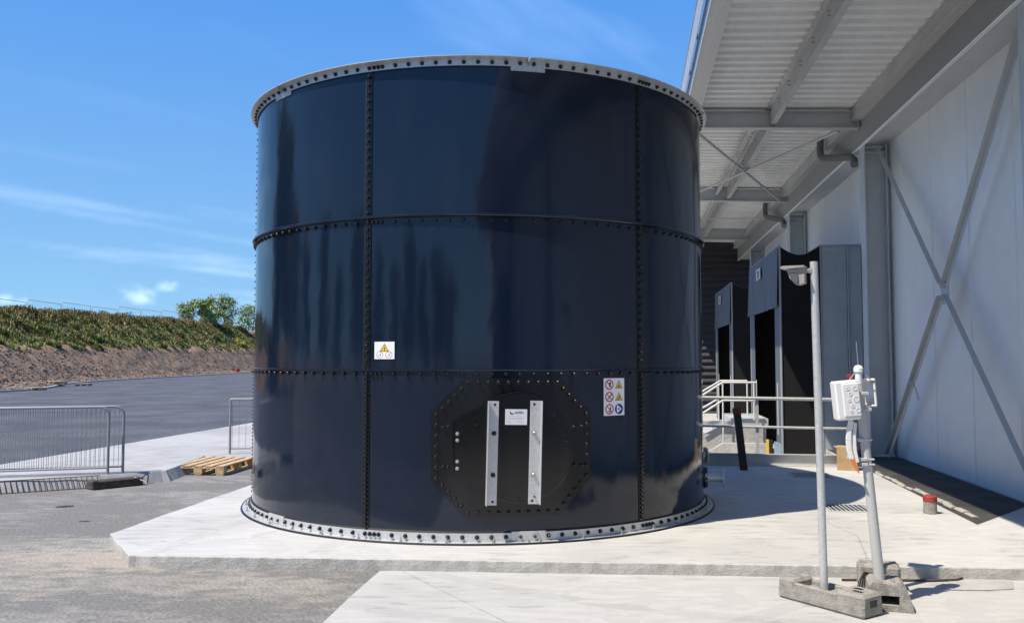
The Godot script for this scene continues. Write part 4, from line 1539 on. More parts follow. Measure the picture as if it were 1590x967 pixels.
func grate(at: Vector3, sx: float, sz: float, label: String) -> void:
	var g := thing("drain_grate", label, "drain", at)
	var m := MB.new()
	m.span(Vector3(0, 0.002, 0), Vector3(sx, 0.005, sz))
	put("pit_shade", m.mesh(), M.black, g)  # flat black sheet, the dark below the grate is painted
	var f := MB.new()
	f.span(Vector3(-0.02, 0.0, -0.02), Vector3(sx + 0.02, 0.012, 0.0), 0.002)
	f.span(Vector3(-0.02, 0.0, sz), Vector3(sx + 0.02, 0.012, sz + 0.02), 0.002)
	f.span(Vector3(-0.02, 0.0, 0.0), Vector3(0.0, 0.012, sz), 0.002)
	f.span(Vector3(sx, 0.0, 0.0), Vector3(sx + 0.02, 0.012, sz), 0.002)
	put("frame", f.mesh(), M.galv_old, g)
	var n := int(sx / 0.042)
	var b := MB.new()
	b.span(Vector3(-0.006, 0.004, 0.002), Vector3(0.006, 0.013, sz - 0.002), 0.001)
	var bm := b.mesh()
	for k in n:
		put("bar", bm, M.steel, g, Transform3D(Basis.IDENTITY, Vector3(sx * (k + 0.5) / n, 0, 0)))

func build_right_side() -> void:
	grate(Vector3(2.22, 0, -12.90), 0.50, 0.50, "square floor drain grate near the steel upstand, in the tank shadow")
	grate(Vector3(2.10, 0, -10.14), 0.42, 0.44, "floor drain grate halfway between tank and red capped stub")
	# capped pipe stub
	var st := thing("pipe_marker", "short concrete filled pipe stub with a red painted top", "bollard", Vector3(3.10, 0, -9.72))
	var m := MB.new()
	m.lathe([Vector2(0.066, 0.0), Vector2(0.068, 0.01), Vector2(0.064, 0.13), Vector2(0.064, 0.132)], 18)
	put("stub", m.mesh(), M.block, st)
	var m1 := MB.new()
	m1.lathe([Vector2(0.064, 0.126), Vector2(0.069, 0.128), Vector2(0.069, 0.175), Vector2(0.062, 0.184), Vector2(0.0005, 0.186)], 18)
	put("red_cap", m1.mesh(), M.red, st)
	# row of broken mortar kerb pieces along the strip
	var zz := -13.1
	var kb := thing("mortar_kerb", "row of pale broken mortar lumps along the dark strip by the wall", "kerb", Vector3(3.42, 0, 0))
	while zz < -9.6:
		var ln := rng.randf_range(0.06, 0.30)
		var q := MB.new()
		var hh := rng.randf_range(0.012, 0.028)
		var wd := rng.randf_range(0.05, 0.085)
		q.prism(PackedVector2Array([Vector2(0, 0.004), Vector2(wd, 0.004), Vector2(wd * 0.85, hh * 0.8), Vector2(wd * 0.4, hh), Vector2(wd * 0.12, hh * 0.7)]), zz, zz + ln)
		put("lump", q.mesh(), M.dust_stone, kb, Transform3D(Basis.IDENTITY, Vector3(rng.randf_range(-0.03, 0.03), 0, 0)))
		zz += ln + (rng.randf_range(0.0, 0.03) if rng.randf() < 0.8 else 0.12)
	# leaning black post with a rusty head
	var bp := thing("steel_post", "black square steel post with rusty top leaning before the guard rail", "post", Vector3(1.61, 0, -13.15))
	var m2 := MB.new()
	m2.bar(Vector3(0.02, 0.0, 0), Vector3(-0.06, 0.80, -0.03), 0.105, 0.09, Vector3.BACK, 0.006)
	put("post", m2.mesh(), M.black, bp)
	var m3 := MB.new()
	m3.bar(Vector3(-0.06, 0.80, -0.03), Vector3(-0.07, 0.90, -0.034), 0.112, 0.095, Vector3.BACK, 0.006)
	put("rusty_head", m3.mesh(), M.rust, bp)
	# cardboard box
	var cb := thing("cardboard_box", "open brown cardboard box with black diamond mark beside the guard rail", "box", Vector3(3.13, 0, -13.42), -0.22)
	var m4 := MB.new()
	m4.span(Vector3(-0.13, 0.0, -0.14), Vector3(0.15, 0.33, 0.14), 0.004)
	put("carton", m4.mesh(), M.card, cb)
	var m5 := MB.new()
	m5.bar(Vector3(-0.13, 0.33, 0.14), Vector3(-0.15, 0.325, -0.13), 0.004, 0.05, Vector3.RIGHT)
	m5.box(Vector3(0.01, 0.334, 0.0), Vector3(0.27, 0.004, 0.27), 0.0)
	put("flap", m5.mesh(), M.card, cb)
	var m6 := MB.new()
	m6.box(Vector3(0.07, 0.20, 0.1415), Vector3(0.085, 0.085, 0.002), 0.0, Basis(Vector3.BACK, PI / 4))
	var dm := put("diamond_mark", m6.mesh(), M.black, cb)
	var m7 := MB.new()
	m7.box(Vector3(0.055, 0.20, 0.1435), Vector3(0.10, 0.045, 0.002), 0.0)
	put("white_label", m7.mesh(), M.white_paint, dm)

	# ---- lamp pole in its concrete foot
	var g := -0.094
	var fa := thing("concrete_foot", "weathered concrete fence foot block holding the upright lamp pole", "concrete block", Vector3(1.35, g, -6.375), -0.836)
	var f1 := MB.new()
	f1.box(Vector3(0, 0.045, 0), Vector3(0.69, 0.09, 0.225), 0.016)
	f1.box(Vector3(-0.27, 0.105, 0), Vector3(0.15, 0.09, 0.222), 0.02)
	f1.box(Vector3(0.235, 0.105, 0), Vector3(0.22, 0.095, 0.222), 0.02)
	f1.box(Vector3(-0.03, 0.098, 0.094), Vector3(0.36, 0.062, 0.034), 0.01)
	f1.box(Vector3(-0.03, 0.098, -0.094), Vector3(0.36, 0.062, 0.034), 0.01)
	f1.box(Vector3(0.06, 0.092, 0), Vector3(0.07, 0.04, 0.18), 0.008)
	put("block", f1.mesh(), M.block, fa)
	var f2 := MB.new()
	f2.box(Vector3(0.3455, 0.088, 0), Vector3(0.002, 0.045, 0.075), 0.0)
	f2.box(Vector3(0.25, 0.1528, 0.03), Vector3(0.07, 0.002, 0.03), 0.0)
	f2.box(Vector3(0.21, 0.1528, -0.04), Vector3(0.06, 0.002, 0.035), 0.0)
	put("slot_shade", f2.mesh(), M.black, fa)  # flat black plates painting the dark inside the hollows
	var lp := thing("lamp_pole", "upright galvanised pole carrying a beige hooded lamp on a side arm", "lamp pole", Vector3(1.315, 0.0, -6.40))
	var p1 := MB.new()
	p1.tube([Vector3(0.012, -0.006, 0), Vector3(-0.016, 2.30, 0)], 0.0275, 16)
	put("pole", p1.mesh(), M.galv, lp)
	var p2 := MB.new()
	p2.tube([Vector3(-0.02, 2.235, 0.0), Vector3(-0.085, 2.232, 0.02)], 0.013, 10)
	p2.box(Vector3(-0.045, 2.234, 0.006), Vector3(0.03, 0.034, 0.034), 0.004)
	put("arm", p2.mesh(), M.beige_plastic, lp)
	var hd := MB.new()
	hd.xf = Transform3D(Basis(Vector3.UP, -0.35), Vector3(-0.125, 2.20, 0.02))
	hd.prism(PackedVector2Array([Vector2(0.045, 0.055), Vector2(0.045, -0.055), Vector2(0.005, -0.068), Vector2(-0.02, -0.062), Vector2(-0.055, -0.02), Vector2(-0.075, 0.035), Vector2(-0.075, 0.055)]), -0.05, 0.04)
	var hs := put("housing", hd.mesh(), M.beige_plastic, lp)
	var hd2 := MB.new()
	hd2.xf = hd.xf
	hd2.prism(PackedVector2Array([Vector2(0.048, 0.055), Vector2(0.048, 0.066), Vector2(-0.10, 0.068), Vector2(-0.118, 0.058), Vector2(-0.115, 0.050), Vector2(-0.08, 0.045)]), -0.065, 0.065)
	put("hood", hd2.mesh(), M.beige_plastic, hs)
	var hd3 := MB.new()
	hd3.xf = hd.xf
	hd3.prism(PackedVector2Array([Vector2(0.0, 0.012), Vector2(0.005, -0.04), Vector2(-0.005, -0.062), Vector2(-0.022, -0.058), Vector2(-0.05, -0.015), Vector2(-0.06, 0.012)]), 0.036, 0.052)
	put("sensor_lens", hd3.mesh(), M.grey_plastic, hs)
	var hd4 := MB.new()
	hd4.xf = hd.xf
	hd4.box(Vector3(-0.03, 0.03, 0.042), Vector3(0.06, 0.03, 0.008), 0.003)
	put("lamp_glass", hd4.mesh(), M.edge_grey, hs)

	# ---- leaning pole with two switch boxes in a second foot
	var fb := thing("slotted_foot_block", "worn grey barrier foot with hand slot under the leaning pole", "concrete block", Vector3(1.715, g, -6.27), -0.17)
	fb.scale = Vector3(1.22, 1.25, 1.05)
	var b1 := MB.new()
	# front hump with a hand slot right through it
	var prof := PackedVector2Array([Vector2(-0.125, 0), Vector2(0.125, 0), Vector2(0.085, 0.14), Vector2(0.06, 0.165), Vector2(-0.07, 0.165), Vector2(-0.10, 0.14)])
	b1.prism(PackedVector2Array([Vector2(-0.125, 0), Vector2(0.135, 0), Vector2(0.127, 0.035), Vector2(-0.118, 0.035)]), -0.26, 0.0)
	b1.prism(PackedVector2Array([Vector2(-0.118, 0.035), Vector2(-0.060, 0.035), Vector2(-0.060, 0.085), Vector2(-0.108, 0.085)]), -0.26, 0.0)
	b1.prism(PackedVector2Array([Vector2(0.060, 0.035), Vector2(0.127, 0.035), Vector2(0.112, 0.085), Vector2(0.060, 0.085)]), -0.26, 0.0)
	b1.prism(PackedVector2Array([Vector2(-0.108, 0.085), Vector2(0.112, 0.085), Vector2(0.098, 0.125), Vector2(0.075, 0.145), Vector2(-0.075, 0.15), Vector2(-0.098, 0.13)]), -0.26, 0.0)
	b1.box(Vector3(0.0, 0.04, -0.40), Vector3(0.21, 0.08, 0.30), 0.012)
	b1.box(Vector3(0.0, 0.075, -0.62), Vector3(0.24, 0.15, 0.18), 0.018)
	put("block", b1.mesh(), M.block, fb)
	var lean := thing("leaning_pole", "grey pole leaning sideways with switch boxes strapped near its top", "pole", Vector3(1.70, 0.07, -6.40))
	var q1 := MB.new()
	q1.tube([Vector3(0.0, -0.03, 0), Vector3(-0.118, 1.37, 0.02)], 0.036, 16, 0.030)
	put("pole", q1.mesh(), M.pole_paint, lean)
	var q2 := MB.new()
	q2.xf = Transform3D(Basis.IDENTITY, Vector3(-0.118, 1.40, 0.02))
	q2.lathe([Vector2(0.024, -0.03), Vector2(0.024, 0.045), Vector2(0.033, 0.05), Vector2(0.033, 0.075), Vector2(0.022, 0.092), Vector2(0.0005, 0.098)], 14)
	put("cap", q2.mesh(), M.white_plastic, lean)
	var q3 := MB.new()
	q3.tube([Vector3(-0.118, 1.48, 0.02), Vector3(-0.125, 1.60, 0.02), Vector3(-0.128, 1.66, 0.02)], 0.0025, 6)
	q3.tube([Vector3(-0.12, 1.47, 0.02), Vector3(-0.19, 1.385, 0.03)], 0.004, 6)
	q3.tube([Vector3(-0.115, 1.47, 0.02), Vector3(-0.03, 1.385, 0.02)], 0.004, 6)
	put("wire", q3.mesh(), M.edge_grey, lean)
	var rg := MB.new()
	rg.box(Vector3(-0.165, 1.40, 0.0), Vector3(0.03, 0.07, 0.008), 0.002, Basis(Vector3.BACK, 0.5))
	put("red_tag", rg.mesh(), M.red, lean)
	# box with blind cable entries on its face
	var e1 := thing("junction_box", "white plastic junction box with round cable knockouts on its face", "junction box", Vector3(1.49, 1.19, -6.32), 0.12)
	e1.rotation.z = 0.09
	var e2 := MB.new()
	e2.box(Vector3(0, 0.135, 0), Vector3(0.165, 0.27, 0.10), 0.012)
	put("case", e2.mesh(), M.white_plastic, e1)
	var e3 := MB.new()
	e3.box(Vector3(0.022, 0.138, 0.052), Vector3(0.115, 0.225, 0.014), 0.005)
	var lid := put("face_plate", e3.mesh(), M.white_plastic, e1)
	for k in [[0.0, 0.215, 0.011], [0.05, 0.215, 0.016], [0.015, 0.18, 0.012], [0.004, 0.135, 0.010], [0.053, 0.14, 0.020], [0.024, 0.095, 0.012], [0.012, 0.06, 0.010], [0.057, 0.065, 0.016]]:
		var kn := MB.new()
		kn.xf = Transform3D(Basis(Vector3.RIGHT, PI / 2), Vector3(k[0], k[1], 0.059))
		kn.lathe([Vector2(k[2], -0.001), Vector2(k[2], 0.003), Vector2(k[2] - 0.003, 0.003), Vector2(k[2] - 0.003, -0.0), Vector2(k[2] * 0.5, 0.001), Vector2(0.0004, 0.001)], 14)
		put("knockout", kn.mesh(), M.white_plastic, lid)
	var e4 := thing("rear_box", "smaller white open backed plastic case behind the leaning pole", "junction box", Vector3(1.665, 1.275, -6.46), -0.25)
	e4.rotation.z = 0.06
	var e5 := MB.new()
	e5.box(Vector3(0, 0.095, -0.02), Vector3(0.115, 0.20, 0.012), 0.004)
	e5.box(Vector3(0, 0.185, 0.01), Vector3(0.115, 0.02, 0.06), 0.006)
	e5.box(Vector3(0.05, 0.095, 0.01), Vector3(0.016, 0.19, 0.06), 0.005)
	e5.box(Vector3(0, 0.006, 0.01), Vector3(0.115, 0.014, 0.06), 0.005)
	put("case", e5.mesh(), M.white_plastic, e4)
	var e6 := MB.new()
	e6.box(Vector3(0.035, 0.025, 0.02), Vector3(0.022, 0.022, 0.03), 0.003)
	e6.box(Vector3(0.04, 0.175, 0.035), Vector3(0.03, 0.015, 0.02), 0.003)
	put("latch", e6.mesh(), M.grey_plastic, e4)
	# clamps on the pole
	for y in [[1.30, 0.028], [1.19, 0.035], [0.98, 0.0], [0.845, 0.005], [0.81, 0.006]]:
		var c := MB.new()
		var px: float = -0.118 * y[0] / 1.40
		c.box(Vector3(px + y[1] - 0.035 * (0.0 if y[1] > 0.01 else 1.0), y[0], 0.045), Vector3(0.045, 0.022, 0.03), 0.004)
		c.box(Vector3(px, y[0], 0.01), Vector3(0.085, 0.012, 0.075), 0.003)
		put("clamp", c.mesh(), M.galv, lean)
	# curved plastic arm with an orange tip hanging below the box
	var ar := thing("signal_arm", "white curved plastic arm with orange tip hanging on the leaning pole", "arm", Vector3(1.56, 0.0, -6.31))
	var a1 := MB.new()
	var pts := [Vector3(-0.05, 1.185, 0), Vector3(-0.066, 1.12, 0), Vector3(-0.072, 1.05, 0), Vector3(-0.068, 0.98, 0), Vector3(-0.052, 0.92, 0)]
	for k in pts.size() - 1:
		a1.bar(pts[k], pts[k + 1] + (pts[k + 1] - pts[k]) * 0.04, 0.034, 0.022, Vector3.BACK, 0.004)
	put("arm", a1.mesh(), M.white_plastic, ar)
	var a3 := MB.new()
	var pts2 := [Vector3(-0.022, 1.17, -0.01), Vector3(-0.03, 1.08, -0.01), Vector3(-0.028, 0.98, -0.01), Vector3(-0.012, 0.90, -0.01)]
	for k in pts2.size() - 1:
		a3.bar(pts2[k], pts2[k + 1] + (pts2[k + 1] - pts2[k]) * 0.03, 0.022, 0.02, Vector3.BACK, 0.003)
	put("backing_strip", a3.mesh(), M.white_plastic, ar)
	var a2 := MB.new()
	a2.prism(PackedVector2Array([Vector2(-0.068, 0.925), Vector2(-0.036, 0.917), Vector2(-0.004, 0.835), Vector2(-0.008, 0.825), Vector2(-0.018, 0.838)]), -0.010, 0.012)
	put("orange_tip", a2.mesh(), M.orange, ar)
	# black strap, clear bag, and bent rod on the ground
	var sp := thing("rubber_strap", "black rubber strap draped over the barrier foot", "strap", Vector3(1.60, g, -6.50))
	var s1 := MB.new()
	for o in [0.0, 0.022, 0.044]:
		s1.tube([Vector3(0.10 + o, 0.17, -0.10), Vector3(0.04 + o * 0.8, 0.185 - o, -0.06), Vector3(-0.01 + o * 0.6, 0.14, 0.0), Vector3(-0.04 + o, 0.06, 0.03), Vector3(-0.055 + o * 1.2, 0.008, 0.06)], 0.011, 7)
	put("strap", s1.mesh(), M.black, sp)
	var bg := thing("plastic_bag", "crumpled pale blue plastic scrap on the foot of the leaning pole", "scrap", Vector3(1.775, g + 0.145, -6.37))
	var s2 := MB.new()
	for k in 14:
		var a := rng.randf() * TAU
		var p := Vector3(cos(a) * rng.randf_range(0.005, 0.028), rng.randf_range(0.004, 0.04), sin(a) * rng.randf_range(0.005, 0.028))
		s2.face([p, p + Vector3(rng.randf_range(-0.03, 0.03), rng.randf_range(0.0, 0.03), rng.randf_range(-0.03, 0.03)), p + Vector3(rng.randf_range(-0.03, 0.03), rng.randf_range(-0.01, 0.02), rng.randf_range(-0.03, 0.03))], Vector3(rng.randf_range(-1, 1), 1, rng.randf_range(-1, 1)).normalized())
	put("film", s2.mesh(), M.blue_bag, bg)
	var rd := thing("bent_rod", "rusty bent reinforcing rod lying on the concrete along the slab edge", "rod", Vector3(0, g, 0))
	var s3 := MB.new()
	s3.tube([Vector3(1.60, 0.012, -7.08), Vector3(1.95, 0.012, -7.12), Vector3(2.25, 0.012, -7.14), Vector3(2.47, 0.013, -7.19), Vector3(2.53, 0.014, -7.24), Vector3(2.51, 0.014, -7.29), Vector3(2.44, 0.012, -7.29), Vector3(2.22, 0.012, -7.235)], 0.009, 8)
	put("rod", s3.mesh(), M.rod_rust, rd)

# ---------------------------------------------------------------- left side
func barrier(right: Vector3, left: Vector3, h: float, label: String, group: String, spacing := 0.058, round_top := true) -> Node3D:
	var d := left - right
	var ln := d.length()
	var b := thing("crowd_barrier", label, "barrier", right, atan2(-d.z, d.x), group)
	# local x runs from the right post to the left one
	var m := MB.new()
	m.tube(rounded([Vector3(0, 0, 0), Vector3(0, h, 0), Vector3(ln, h, 0), Vector3(ln, 0, 0)], 0.13 if round_top else 0.03), 0.019, 10)
	put("frame", m.mesh(), M.fence, b)
	var m2 := MB.new()
	m2.tube([Vector3(0.0, 0.09, 0), Vector3(ln, 0.09, 0)], 0.014, 8)
	put("bottom_rail", m2.mesh(), M.fence, b)
	var w := MB.new()
	w.tube([Vector3(0, 0.09, 0), Vector3(0, h, 0)], 0.0032, 5, -1.0, false)
	var wm := w.mesh()
	var x := spacing
	while x < ln - 0.03:
		put("wire", wm, M.fence, b, Transform3D(Basis.IDENTITY, Vector3(x, -0.003, 0)) if x > 0.14 and x < ln - 0.14 else Transform3D(Basis.IDENTITY.scaled(Vector3(1, (h - 0.05) / h, 1)), Vector3(x, 0, 0)))
		x += spacing
	var m3 := MB.new()
	m3.tube([Vector3(0, h * 0.62, 0.006), Vector3(ln, h * 0.62, 0.006)], 0.003, 5)
	put("wire", m3.mesh(), M.fence, b)
	return b

func pallet_thing(label: String, group: String, wood: Material) -> Node3D:
	var p := thing("wooden_pallet", label, "pallet", Vector3.ZERO, 0.0, group)
	# 0.8 wide (x), 1.2 deep (z); boards run along z
	var board := MB.new()
	board.box(Vector3(0, 0.133, -0.6), Vector3(0.12, 0.022, 1.2), 0.003)
	var bm := board.mesh()
	for k in 5:
		put("deck_board", bm, wood, p, Transform3D(Basis.IDENTITY, Vector3(0.06 + 0.17 * k, 0.0015 * (k % 2), 0)))
	var cross := MB.new()
	cross.box(Vector3(0.4, 0.111, 0), Vector3(0.8, 0.021, 0.12), 0.003)
	var cm := cross.mesh()
	var blk := MB.new()
	blk.box(Vector3(0, 0.062, 0), Vector3(0.13, 0.076, 0.118), 0.004)
	var km := blk.mesh()
	for z in [-0.062, -0.6, -1.138]:
		put("cross_board", cm, wood, p, Transform3D(Basis.IDENTITY, Vector3(0, 0, z)))
		for x in [0.067, 0.4, 0.733]:
			put("block", km, wood, p, Transform3D(Basis.IDENTITY, Vector3(x, 0, z)))
	var bt := MB.new()
	bt.box(Vector3(0, 0.0125, -0.6), Vector3(0.11, 0.021, 1.19), 0.003)
	var btm := bt.mesh()
	for x in [0.067, 0.4, 0.733]:
		put("skid", btm, wood, p, Transform3D(Basis.IDENTITY, Vector3(x, 0, 0)))
	return p

func build_left_side() -> void:
	var grp := "crowd barriers on the concrete apron"
	barrier(Vector3(-7.06, 0.05, -11.10), Vector3(-9.1, 0.05, -10.15), 0.91, "front crowd barrier of the overlapping pair at the dark foot block", grp)
	barrier(Vector3(-6.94, 0.05, -11.26), Vector3(-8.95, 0.05, -10.37), 0.91, "rear crowd barrier of the overlapping pair, its end past the other", grp)
	barrier(Vector3(-4.2, 0.05, -14.35), Vector3(-6.58, 0.05, -13.75), 0.90, "square cornered crowd barrier standing behind the pallet and the tank", grp, 0.11, false)
	# dark foot block before the pair
	var fb := thing("barrier_block", "dark weathered barrier foot block lying before the crowd barrier pair", "concrete block", Vector3(-6.86, -0.10, -10.98), 0.95)
	var m := MB.new()
	m.box(Vector3(0, 0.055, 0), Vector3(0.66, 0.11, 0.20), 0.012)
	m.box(Vector3(-0.30, 0.06, 0), Vector3(0.10, 0.125, 0.205), 0.016)
	put("block", m.mesh(), M.dark_block, fb)
	var m1 := MB.new()
	m1.tube(rounded([Vector3(0.31, 0.02, 0.04), Vector3(0.36, 0.13, 0.04), Vector3(0.44, 0.13, 0.0), Vector3(0.43, 0.0, 0.0)], 0.04), 0.008, 7)
	put("handle", m1.mesh(), M.black, fb)
	var m2 := MB.new()
	m2.tube([Vector3(0.22, 0.115, 0.05), Vector3(0.32, 0.06, 0.12), Vector3(0.36, 0.02, 0.14)], 0.010, 7)
	put("white_cord", m2.mesh(), M.white_paint, fb)
	# strip of welded mesh leaning on the kerb
	var ms := thing("mesh_strip", "low strip of welded wire mesh leaning along the apron kerb", "mesh")
	var a := Vector3(-7.02, -0.10, -10.88)
	var b := Vector3(-8.42, -0.10, -9.79)
	var up := Vector3(-0.062, 0.150, -0.082)
	for q in [0.02, 0.98]:
		var mm := MB.new()
		mm.tube([a + up * q + Vector3.UP * 0.006, b + up * q + Vector3.UP * 0.006], 0.006, 5)
		put("wire", mm.mesh(), M.rod_rust, ms)
	for k in 28:
		var p := a.lerp(b, (k + 0.5) / 28.0) + Vector3.UP * 0.006
		var mm := MB.new()
		mm.tube([p + Vector3(0.02, 0, -0.014), p + up + Vector3(-0.005, 0, 0.004)], 0.0055, 5)
		put("wire", mm.mesh(), M.rod_rust, ms)
	# pallets
	var p1 := pallet_thing("clean yellow wooden pallet on the ground beside the tank slab", "", M.wood)
	p1.remove_meta("group") if p1.has_meta("group") else null
	p1.position = Vector3(-6.74, -0.10, -12.20)
	p1.rotation.y = 0.04
	var far := "old pallets lying on the far road edge"
	var p2 := pallet_thing("flat wooden pallet lying alone on the asphalt before the soil bank", far, M.old_wood)
	p2.position = Vector3(-31.1, 0.036, -40.2)
	p2.rotation.y = 1.1
	var spots := [[-30.3, 0.036, -40.9, 1.15, "second flat pallet butted against the lone pallet on the asphalt"], [-33.7, 0.036, -47.0, 0.8, "bottom pallet of the broken heap at the bank foot"], [-33.6, 0.185, -47.2, 1.0, "upper pallet of the broken heap at the bank foot"], [-33.0, 0.036, -48.2, 0.4, "loose pallet behind the broken heap at the bank foot"]]
	for s in spots:
		copy_of(p2, Vector3(s[0], s[1], s[2]), s[3], s[4])
	# kerb along the far edge of the road
	var k := MB.new()
	for i in 60:
		var t0 := 2.6 + 4.2 * i / 60.0
		var t1 := 2.6 + 4.2 * (i + 1) / 60.0
		var q0 := bank_at(t0, -0.35)
		var q1 := bank_at(t1, -0.35)
		q0.y = 0.08
		q1.y = 0.08
		k.bar(q0, q1, 0.22, 0.10, Vector3.UP)
	structure("road_kerb", k.mesh(), M.apron)
	# red sack at the foot of the bank
	var rs := thing("red_sack", "crumpled red sack lying at the foot of the soil bank", "sack", Vector3(-46.3, 0.12, -98.0))
	rs.scale = Vector3.ONE * 0.6
	var r := MB.new()
	for q in 40:
		var aa := rng.randf() * TAU
		var p := Vector3(cos(aa) * 0.45, 0.25 + rng.randf() * 0.35, sin(aa) * 0.45)
		r.face([p * 0.3, p + Vector3(rng.randf_range(-0.4, 0.4), rng.randf_range(-0.3, 0.2), rng.randf_range(-0.3, 0.3)), p + Vector3(rng.randf_range(-0.4, 0.4), rng.randf_range(-0.2, 0.3), rng.randf_range(-0.3, 0.3))], Vector3(cos(aa), 0.6, sin(aa)).normalized())
	put("cloth", r.mesh(), M.red, rs)
	# barriers along the top of the bank
	var proto: Node3D = null
	var n := 0
	var t := 2.35
	while t < 6.6:
		var p := bank_at(t, 9.3)
		var nxt := t
		while nxt < 6.9 and Vector2(p.x, p.z).distance_to(Vector2(bank_at(nxt, 9.3).x, bank_at(nxt, 9.3).z)) < 6.0:
			nxt += 0.005
		var e := bank_at(nxt, 9.3)
		if proto == null:
			proto = thing("ridge_barrier", "thin steel crowd barrier in the row along the bank top", "barrier", p, 0.0, "crowd barriers along the bank top")
			var f := MB.new()
			f.tube(rounded([Vector3(0.05, 0, 0), Vector3(0.05, 1.3, 0), Vector3(5.85, 1.3, 0), Vector3(5.85, 0, 0)], 0.12, 4), 0.024, 6)
			put("frame", f.mesh(), M.steel, proto)
			var w := MB.new()
			w.tube([Vector3(0, 0.1, 0), Vector3(0, 1.3, 0)], 0.006, 4)
			var wm := w.mesh()
			for q in 14:
				put("wire", wm, M.steel, proto, Transform3D(Basis.IDENTITY, Vector3(0.2 + 5.5 * q / 13.0, 0, 0)))
			proto.rotation.y = atan2(-(e.z - p.z), e.x - p.x)
		else:
			copy_of(proto, p, atan2(-(e.z - p.z), e.x - p.x), proto.get_meta("label"))
		t = nxt
		n += 1

# ---------------------------------------------------------------- trees
func tree(called: String, at: Vector3, h: float, spread: float, seed_: int, leaf: float, count: int, label: String, group: String, trunk_h := 0.3, tint := Color(0.20, 0.28, 0.085)) -> Node3D:
	var r := RandomNumberGenerator.new()
	r.seed = seed_
	var t := thing(called, label, "tree", at, 0.0, group)
	var wood := MB.new()
	var tips := []
	var top := Vector3(r.randf_range(-0.1, 0.1) * spread, h * 0.9, r.randf_range(-0.1, 0.1) * spread)
	wood.tube([Vector3(0, -0.2, 0), Vector3(0.03 * h, h * 0.3, 0), top * Vector3(0.6, 0.66, 0.6), top], h * 0.022, 8, h * 0.004)
	tips.append(top)
	var limbs := int(9 + spread)
	for k in limbs:
		var f: float = lerp(trunk_h, 0.88, float(k) / (limbs - 1))
		var a := k * 2.4 + r.randf_range(-0.4, 0.4)
		var reach := spread * 0.5 * (1.0 - pow(absf(f - 0.5) * 1.5, 2.0) * 0.75) * r.randf_range(0.65, 1.1)
		var s := Vector3(0.02 * h, h * f * 0.8, 0)
		var e := Vector3(cos(a) * reach, h * f + reach * 0.28, sin(a) * reach)
		wood.tube([s, s.lerp(e, 0.5) + Vector3(0, 0.05 * h, 0), e], h * 0.009, 6, h * 0.002)
		tips.append(e)
		tips.append(s.lerp(e, 0.62) + Vector3(r.randf_range(-1, 1), r.randf_range(0, 1), r.randf_range(-1, 1)) * h * 0.07)
	put("trunk", wood.mesh(), M.bark, t)
	var c := MB.new()
	c.colored = true
	for k in count:
		var tip: Vector3 = tips[r.randi() % tips.size()]
		var d := Vector3(r.randfn(), r.randfn() * 0.75, r.randfn()) * h * 0.08
		var p := tip + d
		var nn := (Vector3(r.randf_range(-1, 1), r.randf_range(0.0, 1.4), r.randf_range(-1, 1)) + d.normalized() * 0.6).normalized()
		var x := nn.cross(Vector3(r.randf_range(-1, 1), 0.3, r.randf_range(-1, 1))).normalized()
		var y := nn.cross(x)
		var s := leaf * r.randf_range(0.6, 1.3)
		var cc := tint * r.randf_range(0.55, 1.5)
		cc.r *= r.randf_range(0.8, 1.35)
		cc.a = 1.0
		c.col = cc
		c.face([p - x * s, p - y * s * 0.55, p + x * s, p + y * s * 0.55], nn)
	put("crown", c.mesh(), M.leaf, t)
	return t

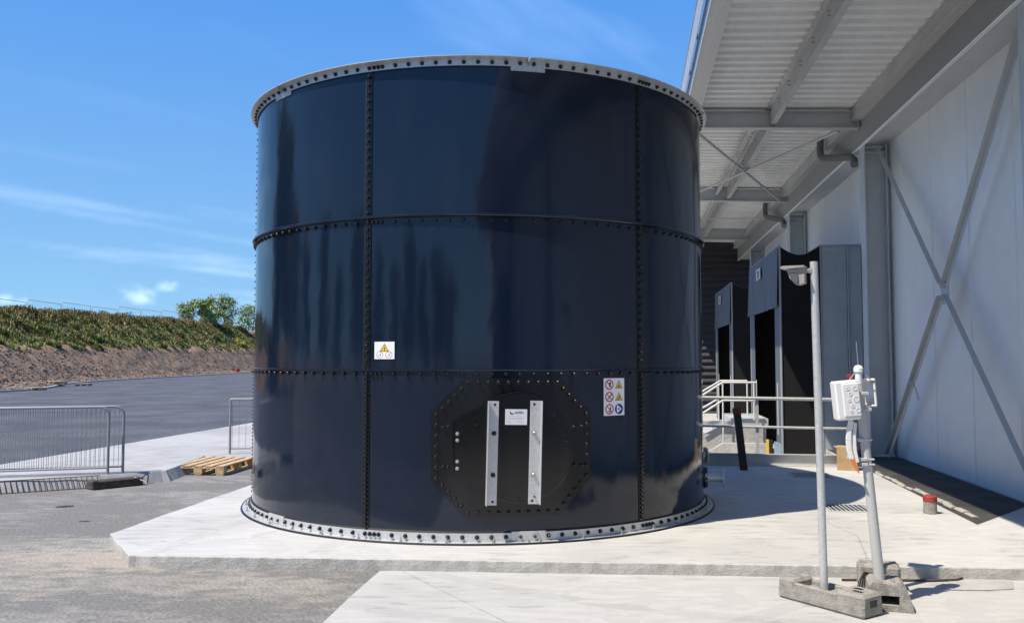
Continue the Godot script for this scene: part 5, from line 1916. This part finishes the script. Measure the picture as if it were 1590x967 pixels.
func shrub(at: Vector3, size: float, seed_: int, label: String) -> void:
	var r := RandomNumberGenerator.new()
	r.seed = seed_
	var t := thing("flowering_shrub", label, "shrub", at)
	var c := MB.new()
	c.colored = true
	var fl := MB.new()
	fl.colored = true
	for k in 900:
		var d := Vector3(r.randfn(), absf(r.randfn()), r.randfn()) * size * 0.42
		var nn := (d.normalized() + Vector3(r.randf_range(-1, 1), r.randf_range(-0.3, 1), r.randf_range(-1, 1))).normalized()
		var x := nn.cross(Vector3.UP + Vector3(0.2, 0, 0.1)).normalized()
		var y := nn.cross(x)
		var s := r.randf_range(0.05, 0.12)
		var yellow := d.y > size * 0.22 and r.randf() < 0.75
		var m := fl if yellow else c
		m.col = Color(0.50, 0.40, 0.03) * r.randf_range(0.7, 1.2) if yellow else Color(0.07, 0.12, 0.03) * r.randf_range(0.6, 1.3)
		m.col.a = 1.0
		m.face([d - x * s, d - y * s, d + x * s, d + y * s], nn)
	put("foliage", c.mesh(), M.leaf, t)
	put("flowers", fl.mesh(), M.leaf, t)

func build_surroundings() -> void:
	var g := "trees on the bank top"
	tree("broad_tree", Vector3(-59.2, 5.5, -113.8), 4.3, 5.6, 21, 0.15, 6500, "wide bushy green tree on the bank top beyond the road", g, 0.12)
	tree("slender_tree", Vector3(-60.9, 5.5, -124.3), 5.8, 3.4, 33, 0.15, 2600, "taller loose crowned tree just behind the wide bushy one", g, 0.25)
	tree("young_tree", Vector3(-62.3, 5.3, -136), 5.4, 2.9, 47, 0.15, 1900, "thin young tree on the bank top close beside the tank", g, 0.25)
	shrub(bank_at(6.45, 7.6) - Vector3(0, 0.1, 0), 1.1, 3, "yellow flowering shrub high on the grassy bank")
	shrub(bank_at(6.38, 5.2) - Vector3(0, 0.1, 0), 1.2, 5, "yellow flowering shrub low on the bank above the soil")
	# trees outside the frame that the glossy shell mirrors
	var og := "tall trees round the yard"
	var big := tree("tall_tree", Vector3(-51, 0.0, -24), 13.0, 6.5, 61, 0.34, 3600, "tall dark tree on the bank left of the road", og, 0.2, Color(0.05, 0.085, 0.025))
	for q in [[-46, 0.0, -19, 1.0, 1.3], [-43, 0.0, -14, 5.0, 1.15], [-50, 0.0, -9, 3.5, 0.9], [-50, -0.1, -2, 4.1, 0.75], [-46, -0.1, 8, 0.5, 0.8], [-44, -0.1, 15, 2.5, 0.6], [-40, -0.1, 24, 0.9, 0.85], [-34, -0.1, 31, 1.5, 0.7], [-27, -0.1, 34, 3.6, 0.6], [-22, -0.1, 38, 2.6, 0.8], [-16, -0.1, 40, 0.2, 0.65], [-10, -0.1, 42, 4.4, 0.7], [-5, -0.1, 39, 5.4, 0.55]]:
		copy_of(big, Vector3(q[0], q[1], q[2]), q[3], "tall dark tree standing at the edge of the yard").scale = Vector3.ONE * q[4]
